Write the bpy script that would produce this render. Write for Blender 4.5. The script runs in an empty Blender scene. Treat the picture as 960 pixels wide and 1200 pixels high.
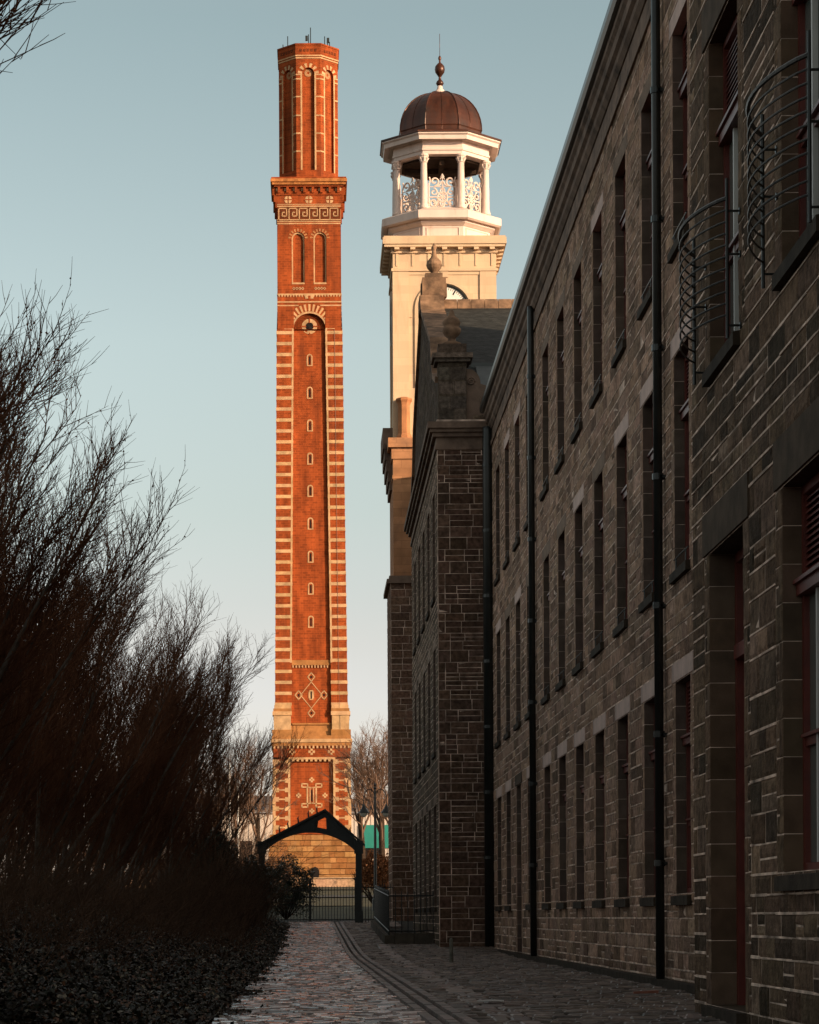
import bpy, math, random
from mathutils import Vector, Matrix
R = math.radians
class RK(random.Random): tone = ((.14, .1, .08), (.10, .075, .06), (.17, .125, .1))
rnd = RK(7)
SC = bpy.context.scene
COL = SC.collection
F = 3130.0            # focal length measured on the 960 px wide photograph
GR0, GSL = 68.0, 0.022

def gz(y):            # ground height along the lane
    if y < GR0 - 8: return 0.0
    if y < GR0 + 8: return GSL * (y - GR0 + 8) ** 2 / 32.0
    return GSL * (min(y, 285.0) - GR0)

def un(px, py, Y):    # measured photo point at depth Y -> X, Z in metres
    return ((px - 370) + (1075 - py) * .005) * Y / F, 1 + ((1075 - py) - (px - 370) * .005) * Y / F

# ------------------------------------------------------------------ materials
def new_mat(name):
    m = bpy.data.materials.new(name); m.use_nodes = True
    nt = m.node_tree; nt.nodes.clear()
    out = nt.nodes.new('ShaderNodeOutputMaterial'); b = nt.nodes.new('ShaderNodeBsdfPrincipled')
    nt.links.new(b.outputs[0], out.inputs[0])
    return m, nt, b

def mk(name, col, rough=.85, spec=.3, attr=False, var=.25, nscale=3.0, vdetail=6, bump=.0, bscale=20, metal=0, bdist=.02,
       stain=None, stain_scale=.6, stretch=(1, 1, 1), stain_pos=.5, brick=None):
    """rough dielectric whose own colour varies with noise; attr multiplies by the per-stone tint"""
    m, nt, b = new_mat(name)
    N = nt.nodes.new; L = nt.links.new
    tc = N('ShaderNodeTexCoord'); mp = N('ShaderNodeMapping'); mp.inputs['Scale'].default_value = stretch
    L(tc.outputs['Object'], mp.inputs[0])
    n = N('ShaderNodeTexNoise'); n.inputs['Scale'].default_value = nscale; n.inputs['Detail'].default_value = vdetail
    L(mp.outputs[0], n.inputs['Vector'])
    mr = N('ShaderNodeMapRange'); mr.inputs[1].default_value = .3; mr.inputs[2].default_value = .7
    mr.inputs[3].default_value = 1 - var; mr.inputs[4].default_value = 1 + var
    L(n.outputs[0], mr.inputs[0])
    base = None
    rgb = N('ShaderNodeRGB'); rgb.outputs[0].default_value = (*col, 1); base = rgb.outputs[0]
    if attr:
        at = N('ShaderNodeAttribute'); at.attribute_name = 'tint'
        base = at.outputs[0]
    bfac = None
    if brick:
        bw, bh, mortar, mcol, kmix = brick
        sx = N('ShaderNodeSeparateXYZ'); L(tc.outputs['Object'], sx.inputs[0])
        ad = N('ShaderNodeMath'); ad.operation = 'ADD'; L(sx.outputs[0], ad.inputs[0]); L(sx.outputs[1], ad.inputs[1])
        cb = N('ShaderNodeCombineXYZ'); L(ad.outputs[0], cb.inputs[0]); L(sx.outputs[2], cb.inputs[1])
        br = N('ShaderNodeTexBrick'); L(cb.outputs[0], br.inputs[0])
        br.inputs['Scale'].default_value = 1; br.inputs['Mortar Size'].default_value = mortar
        br.inputs['Brick Width'].default_value = bw; br.inputs['Row Height'].default_value = bh
        br.inputs['Color1'].default_value = (.75, .75, .75, 1); br.inputs['Color2'].default_value = (1.2, 1.2, 1.2, 1)
        br.inputs['Mortar'].default_value = (mcol, mcol, mcol, 1)
        mm = N('ShaderNodeMix'); mm.data_type = 'RGBA'; mm.blend_type = 'MULTIPLY'; mm.inputs[0].default_value = kmix
        L(base, mm.inputs[6]); L(br.outputs[0], mm.inputs[7]); base = mm.outputs[2]; bfac = br.outputs['Fac']
    mx = N('ShaderNodeVectorMath'); mx.operation = 'SCALE'
    L(base, mx.inputs[0]); L(mr.outputs[0], mx.inputs['Scale'])
    final = mx.outputs[0]
    if stain:
        n2 = N('ShaderNodeTexNoise'); n2.inputs['Scale'].default_value = stain_scale; n2.inputs['Detail'].default_value = 8
        n2.inputs['Roughness'].default_value = .65
        L(mp.outputs[0], n2.inputs['Vector'])
        m2 = N('ShaderNodeMapRange'); m2.inputs[1].default_value = stain_pos; m2.inputs[2].default_value = stain_pos + .18
        m2.inputs[4].default_value = .75
        L(n2.outputs[0], m2.inputs[0])
        mi = N('ShaderNodeMix'); mi.data_type = 'RGBA'; L(m2.outputs[0], mi.inputs[0]); L(final, mi.inputs[6])
        mi.inputs[7].default_value = (*stain, 1); final = mi.outputs[2]
    L(final, b.inputs['Base Color'])
    b.inputs['Roughness'].default_value = rough
    b.inputs['Specular IOR Level'].default_value = spec
    b.inputs['Metallic'].default_value = metal
    if bump:
        nb = N('ShaderNodeTexNoise'); nb.inputs['Scale'].default_value = bscale; nb.inputs['Detail'].default_value = 5
        L(tc.outputs['Object'], nb.inputs['Vector'])
        bp = N('ShaderNodeBump'); bp.inputs['Strength'].default_value = bump; bp.inputs['Distance'].default_value = bdist
        L(nb.outputs[0], bp.inputs['Height']); L(bp.outputs[0], b.inputs['Normal'])
    return m

M = {}
M['stone'] = mk('sandstone_rubble', (.16, .12, .09), attr=True, var=.45, nscale=9, bump=1.0, bscale=24, bdist=.025, rough=.95, spec=.06, stain=(.055, .038, .026), stain_scale=.9, stain_pos=.54)
M['mortar'] = mk('lime_mortar', (.70, .53, .43), rough=.95, spec=.05, var=.6, nscale=3, bump=.4, bscale=60, bdist=.005, stain=(.09, .07, .055), stain_scale=1.3, stain_pos=.50)
M['dressed'] = mk('dressed_sandstone', (.2, .15, .11), spec=.08, attr=True, var=.25, nscale=4, bump=.35, bscale=40, bdist=.01, stain=(.06, .05, .04), stain_scale=.9, stain_pos=.55)
M['lintel_new'] = mk('renewed_pink_sandstone', (.62, .46, .40), spec=.1, var=.15, nscale=4, bump=.2, bscale=50, bdist=.005, stain=(.25, .19, .17), stain_scale=2)
M['lintel_old'] = mk('weathered_lintel_stone', (.22, .155, .115), spec=.08, var=.3, nscale=3, bump=.3, bscale=40, bdist=.01)
M['lintel_dark'] = mk('sooty_lintel_stone', (.085, .06, .042), spec=.08, var=.35, nscale=3, bump=.4, bscale=30, bdist=.012)
M['sill'] = mk('dark_sill_stone', (.05, .038, .028), spec=.1, var=.35, nscale=5, bump=.4, bscale=30)
M['cornice'] = mk('cornice_stone', (.21, .145, .11), spec=.1, var=.3, nscale=2, bump=.25, bscale=18, stain=(.05, .04, .035), stain_scale=1.2)
M['redpaint'] = mk('oxblood_paint', (.13, .022, .014), rough=.45, spec=.5, var=.25, nscale=6)
M['whitepaint'] = mk('pale_window_paint', (.62, .60, .57), rough=.5, var=.08)
M['iron'] = mk('black_cast_iron', (.012, .014, .013), rough=.42, spec=.5, var=.3, nscale=9, bump=.15, bscale=40)
M['pipe'] = mk('black_painted_pipe', (.014, .016, .015), rough=.35, spec=.5, var=.3, nscale=4)
M['slate'] = mk('roof_slate', (.035, .036, .034), attr=False, rough=.7, var=.4, nscale=5, bump=.5, bscale=12, brick=(.35, .22, .015, .35, .8))
M['lead'] = mk('lead_sheet', (.10, .11, .11), rough=.55, var=.25, nscale=2)
M['brick'] = mk('red_chimney_brick', (.25, .052, .013), var=.35, nscale=.9, attr=True, vdetail=9, bump=.3, bscale=6, bdist=.04, rough=.9, spec=.15, brick=(.55, .24, .02, 1.35, .9), stain=(.12, .03, .012), stain_scale=.30, stain_pos=.52, stretch=(1.6, 1.6, .35))
M['cream'] = mk('cream_chimney_brick', (.72, .46, .27), var=.25, nscale=1.5, attr=True, bump=.25, bscale=6, bdist=.03, rough=.9, spec=.15, stain=(.30, .16, .08), stain_scale=.8, stain_pos=.56)
M['towerlow'] = mk('ruddy_ashlar', (.40, .195, .10), var=.3, nscale=1.2, rough=.9, spec=.1, brick=(.8, .33, .012, .6, .6), stain=(.2, .11, .07), stain_scale=.8)
M['towerstone'] = mk('warm_ashlar', (.60, .43, .285), var=.16, nscale=.8, attr=False, bump=.12, bscale=14, rough=.9, brick=(.9, .33, .008, .75, .35), stain=(.38, .24, .14), stain_scale=.8, stain_pos=.56, stretch=(1.6, 1.6, .28))
M['cupola'] = mk('cupola_paint', (.68, .545, .48), var=.07, nscale=1.2, rough=.6, stain=(.46, .33, .26), stain_scale=1.6, stain_pos=.56, stretch=(2, 2, .5))
M['dome'] = mk('brown_copper', (.085, .026, .012), rough=.38, spec=.5, metal=.35, var=.45, nscale=1.4, stretch=(1.5, 1.5, .35), bump=.1, bscale=6, stain=(.035, .025, .02), stain_scale=1.0)
M['coping'] = mk('weathered_coping', (.26, .155, .095), var=.45, nscale=3, bump=.6, bscale=10, stain=(.06, .038, .026), stain_scale=1.3, stain_pos=.45)
M['terracotta'] = mk('terracotta', (.40, .17, .075), var=.25, nscale=3, stain=(.2, .08, .04))
M['bark'] = mk('dark_bark', (.040, .026, .018), spec=.1, rough=.9, var=.4, nscale=6)
M['barkpale'] = mk('pale_trunk_bark', (.12, .10, .08), rough=.9, var=.5, nscale=5, bump=.5, bscale=20)
M['stem'] = mk('dry_stem', (.095, .056, .036), rough=.9, spec=.08, var=.5, nscale=1.2)
M['twig'] = mk('twig_bark', (.15, .068, .038), rough=.95, spec=.06, var=.5, nscale=.6)
M['deadleaf'] = mk('dry_leaf', (.24, .095, .04), spec=.1, rough=.8, var=.5, nscale=2)
M['fartwig'] = mk('far_twig_bark', (.13, .075, .05), rough=.9, var=.3, nscale=.4)
M['leaf'] = mk('evergreen_leaf', (.022, .030, .014), rough=.4, spec=.5, var=.5, nscale=3)
M['ivy'] = mk('ground_ivy', (.045, .040, .022), rough=.5, spec=.5, var=.65, nscale=1.6, attr=True)
M['soil'] = mk('leaf_litter_soil', (.028, .021, .014), rough=.95, var=.5, nscale=3, bump=1, bscale=9, bdist=.06)
M['grass'] = mk('rough_grass', (.062, .055, .028), rough=.9, var=.35, nscale=.3, bump=.6, bscale=4, bdist=.1)
M['tarmac'] = mk('asphalt', (.055, .052, .050), rough=.8, var=.25, nscale=1)
M['shedroof'] = mk('ribbed_metal_roof', (.16, .13, .12), rough=.6, var=.2, nscale=.5)
M['shedwall'] = mk('cream_cladding', (.55, .47, .42), rough=.6, var=.1, nscale=.3)
M['shedbrick'] = mk('shed_brick', (.42, .20, .11), rough=.9, var=.2, nscale=.5, brick=(.5, .2, .02, 1.3, .5))
M['teal'] = mk('teal_panel', (.02, .20, .17), rough=.5, var=.15, nscale=.6)
M['darkglass'] = mk('shaded_opening', (.014, .012, .012), rough=.8, spec=.1, var=.2)
M['polewhite'] = mk('white_pole_paint', (.6, .56, .52), rough=.5, var=.08)
M['dial'] = mk('white_clock_dial', (.75, .70, .64), rough=.5, var=.05)
M['paper'] = mk('pale_litter', (.50, .48, .46), rough=.8, var=.15, nscale=8)
M['plank'] = mk('reddish_board', (.40, .17, .12), rough=.8, var=.3, nscale=7)
M['metalpost'] = mk('weathered_grey_post', (.16, .15, .12), rough=.7, var=.35, nscale=8)
M['lampglass'] = mk('frosted_lamp_glass', (.55, .52, .46), rough=.3, spec=.5, var=.05)

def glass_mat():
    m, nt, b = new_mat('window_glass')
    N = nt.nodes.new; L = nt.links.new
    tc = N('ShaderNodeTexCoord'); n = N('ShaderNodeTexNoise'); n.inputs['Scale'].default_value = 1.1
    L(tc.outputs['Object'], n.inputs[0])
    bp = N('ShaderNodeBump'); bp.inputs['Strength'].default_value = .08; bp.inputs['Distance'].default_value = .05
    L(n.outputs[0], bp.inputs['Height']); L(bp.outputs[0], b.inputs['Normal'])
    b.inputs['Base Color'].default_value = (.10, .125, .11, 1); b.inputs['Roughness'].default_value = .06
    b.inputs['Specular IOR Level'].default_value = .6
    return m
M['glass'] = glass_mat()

def sett_mat():
    m, nt, b = new_mat('wet_granite_setts')
    N = nt.nodes.new; L = nt.links.new
    at = N('ShaderNodeAttribute'); at.attribute_name = 'tint'
    tc = N('ShaderNodeTexCoord')
    n = N('ShaderNodeTexNoise'); n.inputs['Scale'].default_value = .55; n.inputs['Detail'].default_value = 6; n.inputs['Roughness'].default_value = .6
    L(tc.outputs['Object'], n.inputs[0])
    mr = N('ShaderNodeMapRange'); mr.inputs[1].default_value = .38; mr.inputs[2].default_value = .62
    mr.inputs[3].default_value = .08; mr.inputs[4].default_value = .28; L(n.outputs[0], mr.inputs[0])
    L(mr.outputs[0], b.inputs['Roughness'])
    n2 = N('ShaderNodeTexNoise'); n2.inputs['Scale'].default_value = 14; n2.inputs['Detail'].default_value = 6; L(tc.outputs['Object'], n2.inputs[0])
    m2 = N('ShaderNodeMapRange'); m2.inputs[3].default_value = .4; m2.inputs[4].default_value = 1.6; L(n2.outputs[0], m2.inputs[0])
    v = N('ShaderNodeVectorMath'); v.operation = 'SCALE'; L(at.outputs[0], v.inputs[0]); L(m2.outputs[0], v.inputs['Scale'])
    L(v.outputs[0], b.inputs['Base Color'])
    bp = N('ShaderNodeBump'); bp.inputs['Strength'].default_value = .5; bp.inputs['Distance'].default_value = .012
    L(n2.outputs[0], bp.inputs['Height']); L(bp.outputs[0], b.inputs['Normal'])
    b.inputs['Specular IOR Level'].default_value = .8
    return m
M['sett'] = sett_mat()
M['sett_dull'] = mk('dry_worn_setts', (.1, .1, .1), attr=True, rough=.5, spec=.4, var=.5, nscale=6, bump=.5, bscale=30, stain=(.04, .034, .026), stain_scale=.8, stain_pos=.5)

# ------------------------------------------------------------------ mesh builder
class MB:
    def __init__(s): s.v = []; s.f = []; s.c = []; s.m = []
    def face(s, pts, col=(1, 1, 1), mi=0):
        n = len(s.v); s.v.extend(pts); s.f.append(tuple(range(n, n + len(pts)))); s.c.append(col); s.m.append(mi)
    def hexa(s, p, col=(1, 1, 1), mi=0):     # 8 points: bottom ring 0-3, top ring 4-7
        n = len(s.v); s.v.extend(p)
        for q in ((3, 2, 1, 0), (4, 5, 6, 7), (0, 1, 5, 4), (1, 2, 6, 5), (2, 3, 7, 6), (3, 0, 4, 7)):
            s.f.append(tuple(n + i for i in q)); s.c.append(col); s.m.append(mi)
    def box(s, x0, x1, y0, y1, z0, z1, col=(1, 1, 1), mi=0):
        s.hexa([(x0, y0, z0), (x1, y0, z0), (x1, y1, z0), (x0, y1, z0), (x0, y0, z1), (x1, y0, z1), (x1, y1, z1), (x0, y1, z1)], col, mi)
    def tube(s, pts, rad, n=6, col=(1, 1, 1), mi=0, cap=True):
        pts = [Vector(p) for p in pts]
        if not hasattr(rad, '__len__'): rad = [rad] * len(pts)
        base = len(s.v); up = Vector((.13, .21, .97))
        for i, p in enumerate(pts):
            d = (pts[min(i + 1, len(pts) - 1)] - pts[max(i - 1, 0)])
            if d.length < 1e-9: d = Vector((0, 0, 1))
            d.normalize()
            a = d.cross(up)
            if a.length < .15: a = d.cross(Vector((1, 0, 0)))
            a.normalize(); b = d.cross(a)
            for k in range(n):
                t = 2 * math.pi * k / n
                q = p + (a * math.cos(t) + b * math.sin(t)) * rad[i]
                s.v.append((q.x, q.y, q.z))
        for i in range(len(pts) - 1):
            for k in range(n):
                a0 = base + i * n + k; a1 = base + i * n + (k + 1) % n
                s.f.append((a0, a1, a1 + n, a0 + n)); s.c.append(col); s.m.append(mi)
        if cap and n > 3:
            s.f.append(tuple(base + k for k in range(n))[::-1]); s.c.append(col); s.m.append(mi)
            e = base + (len(pts) - 1) * n
            s.f.append(tuple(e + k for k in range(n))); s.c.append(col); s.m.append(mi)
    def loft(s, rings, col=(1, 1, 1), mi=0, cap=True):
        base = len(s.v); n = len(rings[0])
        for r in rings: s.v.extend(r)
        for i in range(len(rings) - 1):
            for k in range(n):
                a0 = base + i * n + k; a1 = base + i * n + (k + 1) % n
                s.f.append((a0, a1, a1 + n, a0 + n)); s.c.append(col); s.m.append(mi)
        if cap:
            s.f.append(tuple(base + k for k in range(n))[::-1]); s.c.append(col); s.m.append(mi)
            e = base + (len(rings) - 1) * n
            s.f.append(tuple(e + k for k in range(n))); s.c.append(col); s.m.append(mi)
    def lathe(s, cx, cy, prof, n=16, rot=0, col=(1, 1, 1), mi=0):
        s.loft([[(cx + r * math.cos(rot + 2 * math.pi * k / n), cy + r * math.sin(rot + 2 * math.pi * k / n), z) for k in range(n)] for r, z in prof], col, mi)
    def extrude_y(s, prof, y0, y1, col=(1, 1, 1), mi=0):   # closed profile of (x, z)
        s.loft([[(x, y0, z) for x, z in prof], [(x, y1, z) for x, z in prof]], col, mi)
    def build(s, name, mats, parent=None, origin=(0, 0, 0), smooth=False):
        ox, oy, oz = origin
        me = bpy.data.meshes.new(name)
        me.from_pydata([(x - ox, y - oy, z - oz) for x, y, z in s.v], [], s.f)
        if not isinstance(mats, (list, tuple)): mats = [mats]
        for m in mats: me.materials.append(m)
        me.polygons.foreach_set('material_index', s.m)
        at = me.attributes.new('tint', 'FLOAT_COLOR', 'FACE')
        flat = []
        for c in s.c: flat.extend((c[0], c[1], c[2], 1.0))
        at.data.foreach_set('color', flat)
        if smooth: me.polygons.foreach_set('use_smooth', [True] * len(s.f))
        me.update()
        o = bpy.data.objects.new(name, me); COL.objects.link(o)
        if parent: o.parent = parent
        else: o.location = origin
        return o

def tag(o, label=None, cat=None, group=None, kind=None):
    if label: o['label'] = label
    if cat: o['category'] = cat
    if group: o['group'] = group
    if kind: o['kind'] = kind
    return o
def thing(name, loc, label, cat, group=None):
    o = bpy.data.objects.new(name, None); COL.objects.link(o); o.location = loc
    o.empty_display_size = .5
    return tag(o, label, cat, group)
def copy_obj(o, parent, loc=None):
    c = o.copy(); COL.objects.link(c); c.parent = parent
    if loc is not None: c.location = loc
    return c
def copy_tree(o, loc, parent=None):
    c = copy_obj(o, parent, loc)
    for ch in [x for x in bpy.data.objects if x.parent == o]:
        d = copy_obj(ch, c)
        for g in [x for x in bpy.data.objects if x.parent == ch]: copy_obj(g, d)
    return c

def jit(c, a=.2, r=rnd):
    k = 1 + r.uniform(-a, a); return (c[0] * k * (1 + r.uniform(-.05, .05)), c[1] * k, c[2] * k * (1 + r.uniform(-.06, .06)))

# ------------------------------------------------------------------ masonry
STN = (.33, .215, .155)
MORT = (1, 1, 1)
class RN(random.Random): tone = (STN, (.20, .13, .092), (.42, .275, .20))
class RD_(random.Random): tone = ((.14, .093, .063), (.075, .053, .037), (.23, .155, .108))
def stone(mb, Mp, s0, s1, z0, z1, r, col=None, bulge=(.001, .012), g=.010, inset=.035):
    if s1 - s0 < .05 or z1 - z0 < .05: return
    if col is None:
        t = r.random()
        base = r.tone[0] if t < .6 else (r.tone[1] if t < .85 else r.tone[2])
        col = jit(base, .28, r)
    a0, a1, b0, b1 = s0 + g, s1 - g, z0 + g * .8, z1 - g * .8
    j = lambda: r.uniform(-.005, .005)
    o = [(a0 + j(), b0 + j()), (a1 + j(), b0 + j()), (a1 + j(), b1 + j()), (a0 + j(), b1 + j())]
    iv = min(inset, (a1 - a0) * .3, (b1 - b0) * .3)
    b = r.uniform(*bulge)
    i_ = [(a0 + iv, b0 + iv), (a1 - iv, b0 + iv), (a1 - iv, b1 - iv), (a0 + iv, b1 - iv)]
    n = len(mb.v)
    mb.v.extend([Mp(s, z, .0015) for s, z in o]); mb.v.extend([Mp(s, z, b + r.uniform(-.003, .006)) for s, z in i_])
    for q in ((0, 1, 5, 4), (1, 2, 6, 5), (2, 3, 7, 6), (3, 0, 4, 7), (4, 5, 6, 7)):
        mb.f.append(tuple(n + k for k in q)); mb.c.append(col); mb.m.append(0)

def rubble(mb, Mp, s0, s1, zkeys, openings, r, band=.30, ch=(.17, .27), lens=(.28, .8), quoin=()):
    """courses of squared stones with dressed margins round the openings.  openings: (s0, s1, z0, z1, lintel_over)"""
    ops = []
    for (a, b, c, d, lo) in openings:
        ops.append((a - band, b + band, c, d)); ops.append((a - lo, b + lo, d, d + .28))
    for i in range(len(zkeys) - 1):
        za, zb = zkeys[i], zkeys[i + 1]
        n = max(1, round((zb - za) / r.uniform(*ch)))
        hs = [r.uniform(.7, 1.3) for _ in range(n)]; t = sum(hs); z = za
        for h in hs:
            h = h / t * (zb - za); z1 = z + h; zm = (z + z1) / 2
            free = [(s0, s1)]
            for (a, b, c, d) in ops:
                if c < zm < d:
                    nf = []
                    for (p, q) in free:
                        if b <= p or a >= q: nf.append((p, q)); continue
                        if a > p: nf.append((p, a))
                        if b < q: nf.append((b, q))
                    free = nf
            for (p, q) in free:
                e = p
                while e < q - .02:       # raised ribbon of pointing along the bed joint, with missing lengths
                    f_ = min(q, e + r.uniform(.5, 1.6))
                    if r.random() < .86:
                        w_ = r.uniform(.008, .018); zo = r.uniform(-.003, .003); pr = r.uniform(.008, .014)
                        mb.hexa([Mp(e, z - w_ + zo, -.002), Mp(f_, z - w_ + zo, -.002), Mp(f_, z - w_ * .7 + zo, pr), Mp(e, z - w_ * .7 + zo, pr),
                                 Mp(e, z + w_ + zo, -.002), Mp(f_, z + w_ + zo, -.002), Mp(f_, z + w_ * .7 + zo, pr), Mp(e, z + w_ * .7 + zo, pr)], (1, 1, 1), 1)
                    e = f_ + .003
                s = p
                while s < q - .01:
                    l = r.uniform(*lens) * (1.3 if h > .23 else 1)
                    if q - (s + l) < .22: l = q - s
                    if h > .2 and r.random() < .22:
                        stone(mb, Mp, s, s + l, z, z + h * .5, r); stone(mb, Mp, s, s + l, z + h * .5, z1, r)
                    else: stone(mb, Mp, s, s + l, z, z1, r)
                    s += l
            z = z1
    for (a, b, c, d, lo) in openings:       # dressed margin stones
        n = round((d - c) / .33); hh = (d - c) / n
        for k in range(n):
            for (e, sg) in ((a, -1), (b, 1)):
                w = band if (k + (sg > 0)) % 2 else band * .55
                x0, x1 = sorted((e, e + sg * w))
                stone(mb, Mp, x0, x1, c + k * hh, c + (k + 1) * hh, r, jit(tuple(1.1 * v for v in r.tone[0]), .18, r), (.004, .009), .006, .012)
                if w < band:
                    x0, x1 = sorted((e + sg * w, e + sg * band))
                    stone(mb, Mp, x0, x1, c + k * hh, c + (k + .5) * hh, r); stone(mb, Mp, x0, x1, c + (k + .5) * hh, c + (k + 1) * hh, r)

def backing(mb, Mp, s0, s1, z0, z1, openings, depth, mi=1, jm=2, r=rnd):
    ss = sorted({s0, s1, *[o[0] for o in openings], *[o[1] for o in openings]})
    zs = sorted({z0, z1, *[o[2] for o in openings], *[o[3] for o in openings]})
    for i in range(len(ss) - 1):
        for k in range(len(zs) - 1):
            sm, zm = (ss[i] + ss[i + 1]) / 2, (zs[k] + zs[k + 1]) / 2
            if any(o[0] < sm < o[1] and o[2] < zm < o[3] for o in openings): continue
            mb.face([Mp(ss[i], zs[k], 0), Mp(ss[i + 1], zs[k], 0), Mp(ss[i + 1], zs[k + 1], 0), Mp(ss[i], zs[k + 1], 0)], (1, 1, 1), mi)
    for (a, b, c, d, *_) in openings:       # reveals, stone by stone
        n = max(1, round((d - c) / .33)); hh = (d - c) / n
        for k in range(n):
            for e in (a, b):
                cc = jit(tuple(.9 * v for v in r.tone[0]), .22, r)
                zA, zB = c + k * hh + .003, c + (k + 1) * hh - .003
                mb.face([Mp(e, zA, .003), Mp(e, zA, -depth - .1), Mp(e, zB, -depth - .1), Mp(e, zB, .003)], cc, jm)
                mb.face([Mp(e, zB, 0), Mp(e, zB, -depth), Mp(e, zB + .006, -depth), Mp(e, zB + .006, 0)], (1, 1, 1), mi)
        for z in (c, d):
            mb.face([Mp(a, z, 0), Mp(b, z, 0), Mp(b, z, -depth - .1), Mp(a, z, -depth - .1)], jit(r.tone[1], .1, r), jm)

# ------------------------------------------------------------------ windows (all face the lane, -X)
def window_proto(parent, w, h, dep, louvre, lintel_mat, lo, proud, lint_h=.28, loc=(0, 0, 0), guard=False):
    """local frame: y across, z up, +x into the wall; opening corner at the origin"""
    g = MB(); ft = .075
    zt = h - louvre
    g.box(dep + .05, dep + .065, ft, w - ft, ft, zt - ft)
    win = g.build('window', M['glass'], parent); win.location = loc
    f = MB()
    f.box(dep, dep + .1, 0, ft, 0, h); f.box(dep, dep + .1, w - ft, w, 0, h)
    f.box(dep, dep + .1, ft, w - ft, 0, ft); f.box(dep, dep + .1, ft, w - ft, h - ft, h)
    f.box(dep - .05, dep + .1, .002, w - .002, zt - ft, zt + .02); f.box(dep - .08, dep + .02, .003, w - .003, zt + .022, zt + .055)
    mid = zt * .44
    f.box(dep + .01, dep + .09, ft, w - ft, mid, mid + .07); f.box(dep - .03, dep + .02, ft, w - ft, mid + .071, mid + .10)
    f.build('frame', M['redpaint'], win)
    q = MB()
    for e in (w * .34, w * .64): q.box(dep + .0, dep + .048, e, e + .05, ft, zt - ft - .003)
    q.build('sash', M['whitepaint'], win)
    l = MB(); n = int((louvre - ft - .06) / .055)
    for k in range(n):
        z = zt + .06 + k * .055
        l.hexa([(dep + .02, ft, z), (dep + .06, ft, z + .045), (dep + .06, w - ft, z + .045), (dep + .02, w - ft, z),
                (dep + .02, ft, z + .012), (dep + .06, ft, z + .057), (dep + .06, w - ft, z + .057), (dep + .02, w - ft, z + .012)])
    l.box(dep + .07, dep + .085, ft, w - ft, zt + .02, h - ft)
    l.build('louvre', M['redpaint'], win)
    t = MB(); t.box(-proud, .12, -lo + .01, w + lo - .01, h + .012, h + lint_h - .012); t.build('lintel', lintel_mat, win)
    s = MB(); s.hexa([(-.075, -.09, -.16), (dep, -.09, -.16), (dep, w + .09, -.16), (-.075, w + .09, -.16),
                      (-.075, -.09, -.035), (dep, -.09, -.002), (dep, w + .09, -.002), (-.075, w + .09, -.035)])
    s.build('sill', M['sill'], win)
    if guard:
        b = MB(); b.tube([(-.02, .02, .16), (-.02, w - .02, .16)], .011, 6); b.tube([(-.02, .25, .0), (-.02, .25, .16)], .009, 5); b.tube([(-.02, w - .25, .0), (-.02, w - .25, .16)], .009, 5)
        b.build('guard_bar', M['iron'], win)
    return win

# ------------------------------------------------------------------ the long mill range
WX, WEND, NX, NY = 5.0, 75.2, 3.97, 27.96
mill = thing('stone_mill', (WX, 48, 0), 'long dark stone mill with rows of red framed windows right of the lane', 'building')
mo = (WX, 48, 0)
mapM = lambda s, z, o: (WX - o, s, z)
mapN = lambda s, z, o: (NX - o, s, z)
r1 = RN(11); r1b = RD_(12)
ROWS = [(1.30, 4.22), (5.75, 8.72), (10.2, 13.2)]
BW = 1.46
bays = [35.5 + 3.53 * k for k in range(7)] + [61.2, 64.7, 68.2, 71.7]
bays_lo = [31.9]
main_ops = []
for b in bays:
    for (c, d) in ROWS: main_ops.append((b, b + BW, c, d, .32))
DOORS_G = (8,)    # ground-floor bay that is a doorway
ops2 = []
for i, b in enumerate(bays):
    for k, (c, d) in enumerate(ROWS):
        ops2.append((b, b + BW, .12 if (k == 0 and i in DOORS_G) else c, d, .32))
wall = MB()
keysM = [-.3, .12, 1.30, 4.22, 4.50, 5.75, 8.72, 9.00, 10.2, 13.2, 13.48, 14.2]
rubble(wall, mapM, NY - 1, WEND, keysM, ops2, r1)
backing(wall, mapM, NY - 1, WEND, -.3, 15, ops2, .15)
# block that steps forward close to the camera
near_ops = [(24.65, 26.78, .10, 4.62, .35), (20.75, 22.6, 1.36, 4.62, .35), (24.85, 26.66, 6.45, 9.70, .32), (20.75, 22.55, 6.45, 9.70, .32),
            (16.9, 18.75, 1.36, 4.62, .35), (16.9, 18.75, 6.45, 9.70, .32), (24.85, 26.66, 11.2, 14.1, .32), (20.75, 22.55, 11.2, 14.1, .32)]
keysN = [-.3, .10, 1.36, 4.62, 4.90, 6.45, 9.70, 9.98, 11.2, 14.1, 14.38, 14.9]
rubble(wall, mapN, 14, NY, keysN, near_ops, r1b, band=.34, ch=(.19, .28), lens=(.35, .85))
backing(wall, mapN, 14, NY, -.3, 15.2, near_ops, .28, r=r1b)
wall.box(NX + .001, WX, NY - .001, NY, -.3, 15.2, (1, 1, 1), 1)
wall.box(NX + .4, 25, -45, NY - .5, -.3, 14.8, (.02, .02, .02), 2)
wall.face([(NX, -45, -.3), (NX, 14, -.3), (NX, 14, 15), (NX, -45, 15)], STN, 0)
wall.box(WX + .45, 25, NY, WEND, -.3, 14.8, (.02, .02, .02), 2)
wall.build('wall', [M['stone'], M['mortar'], M['dressed']], mill, mo)

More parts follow.
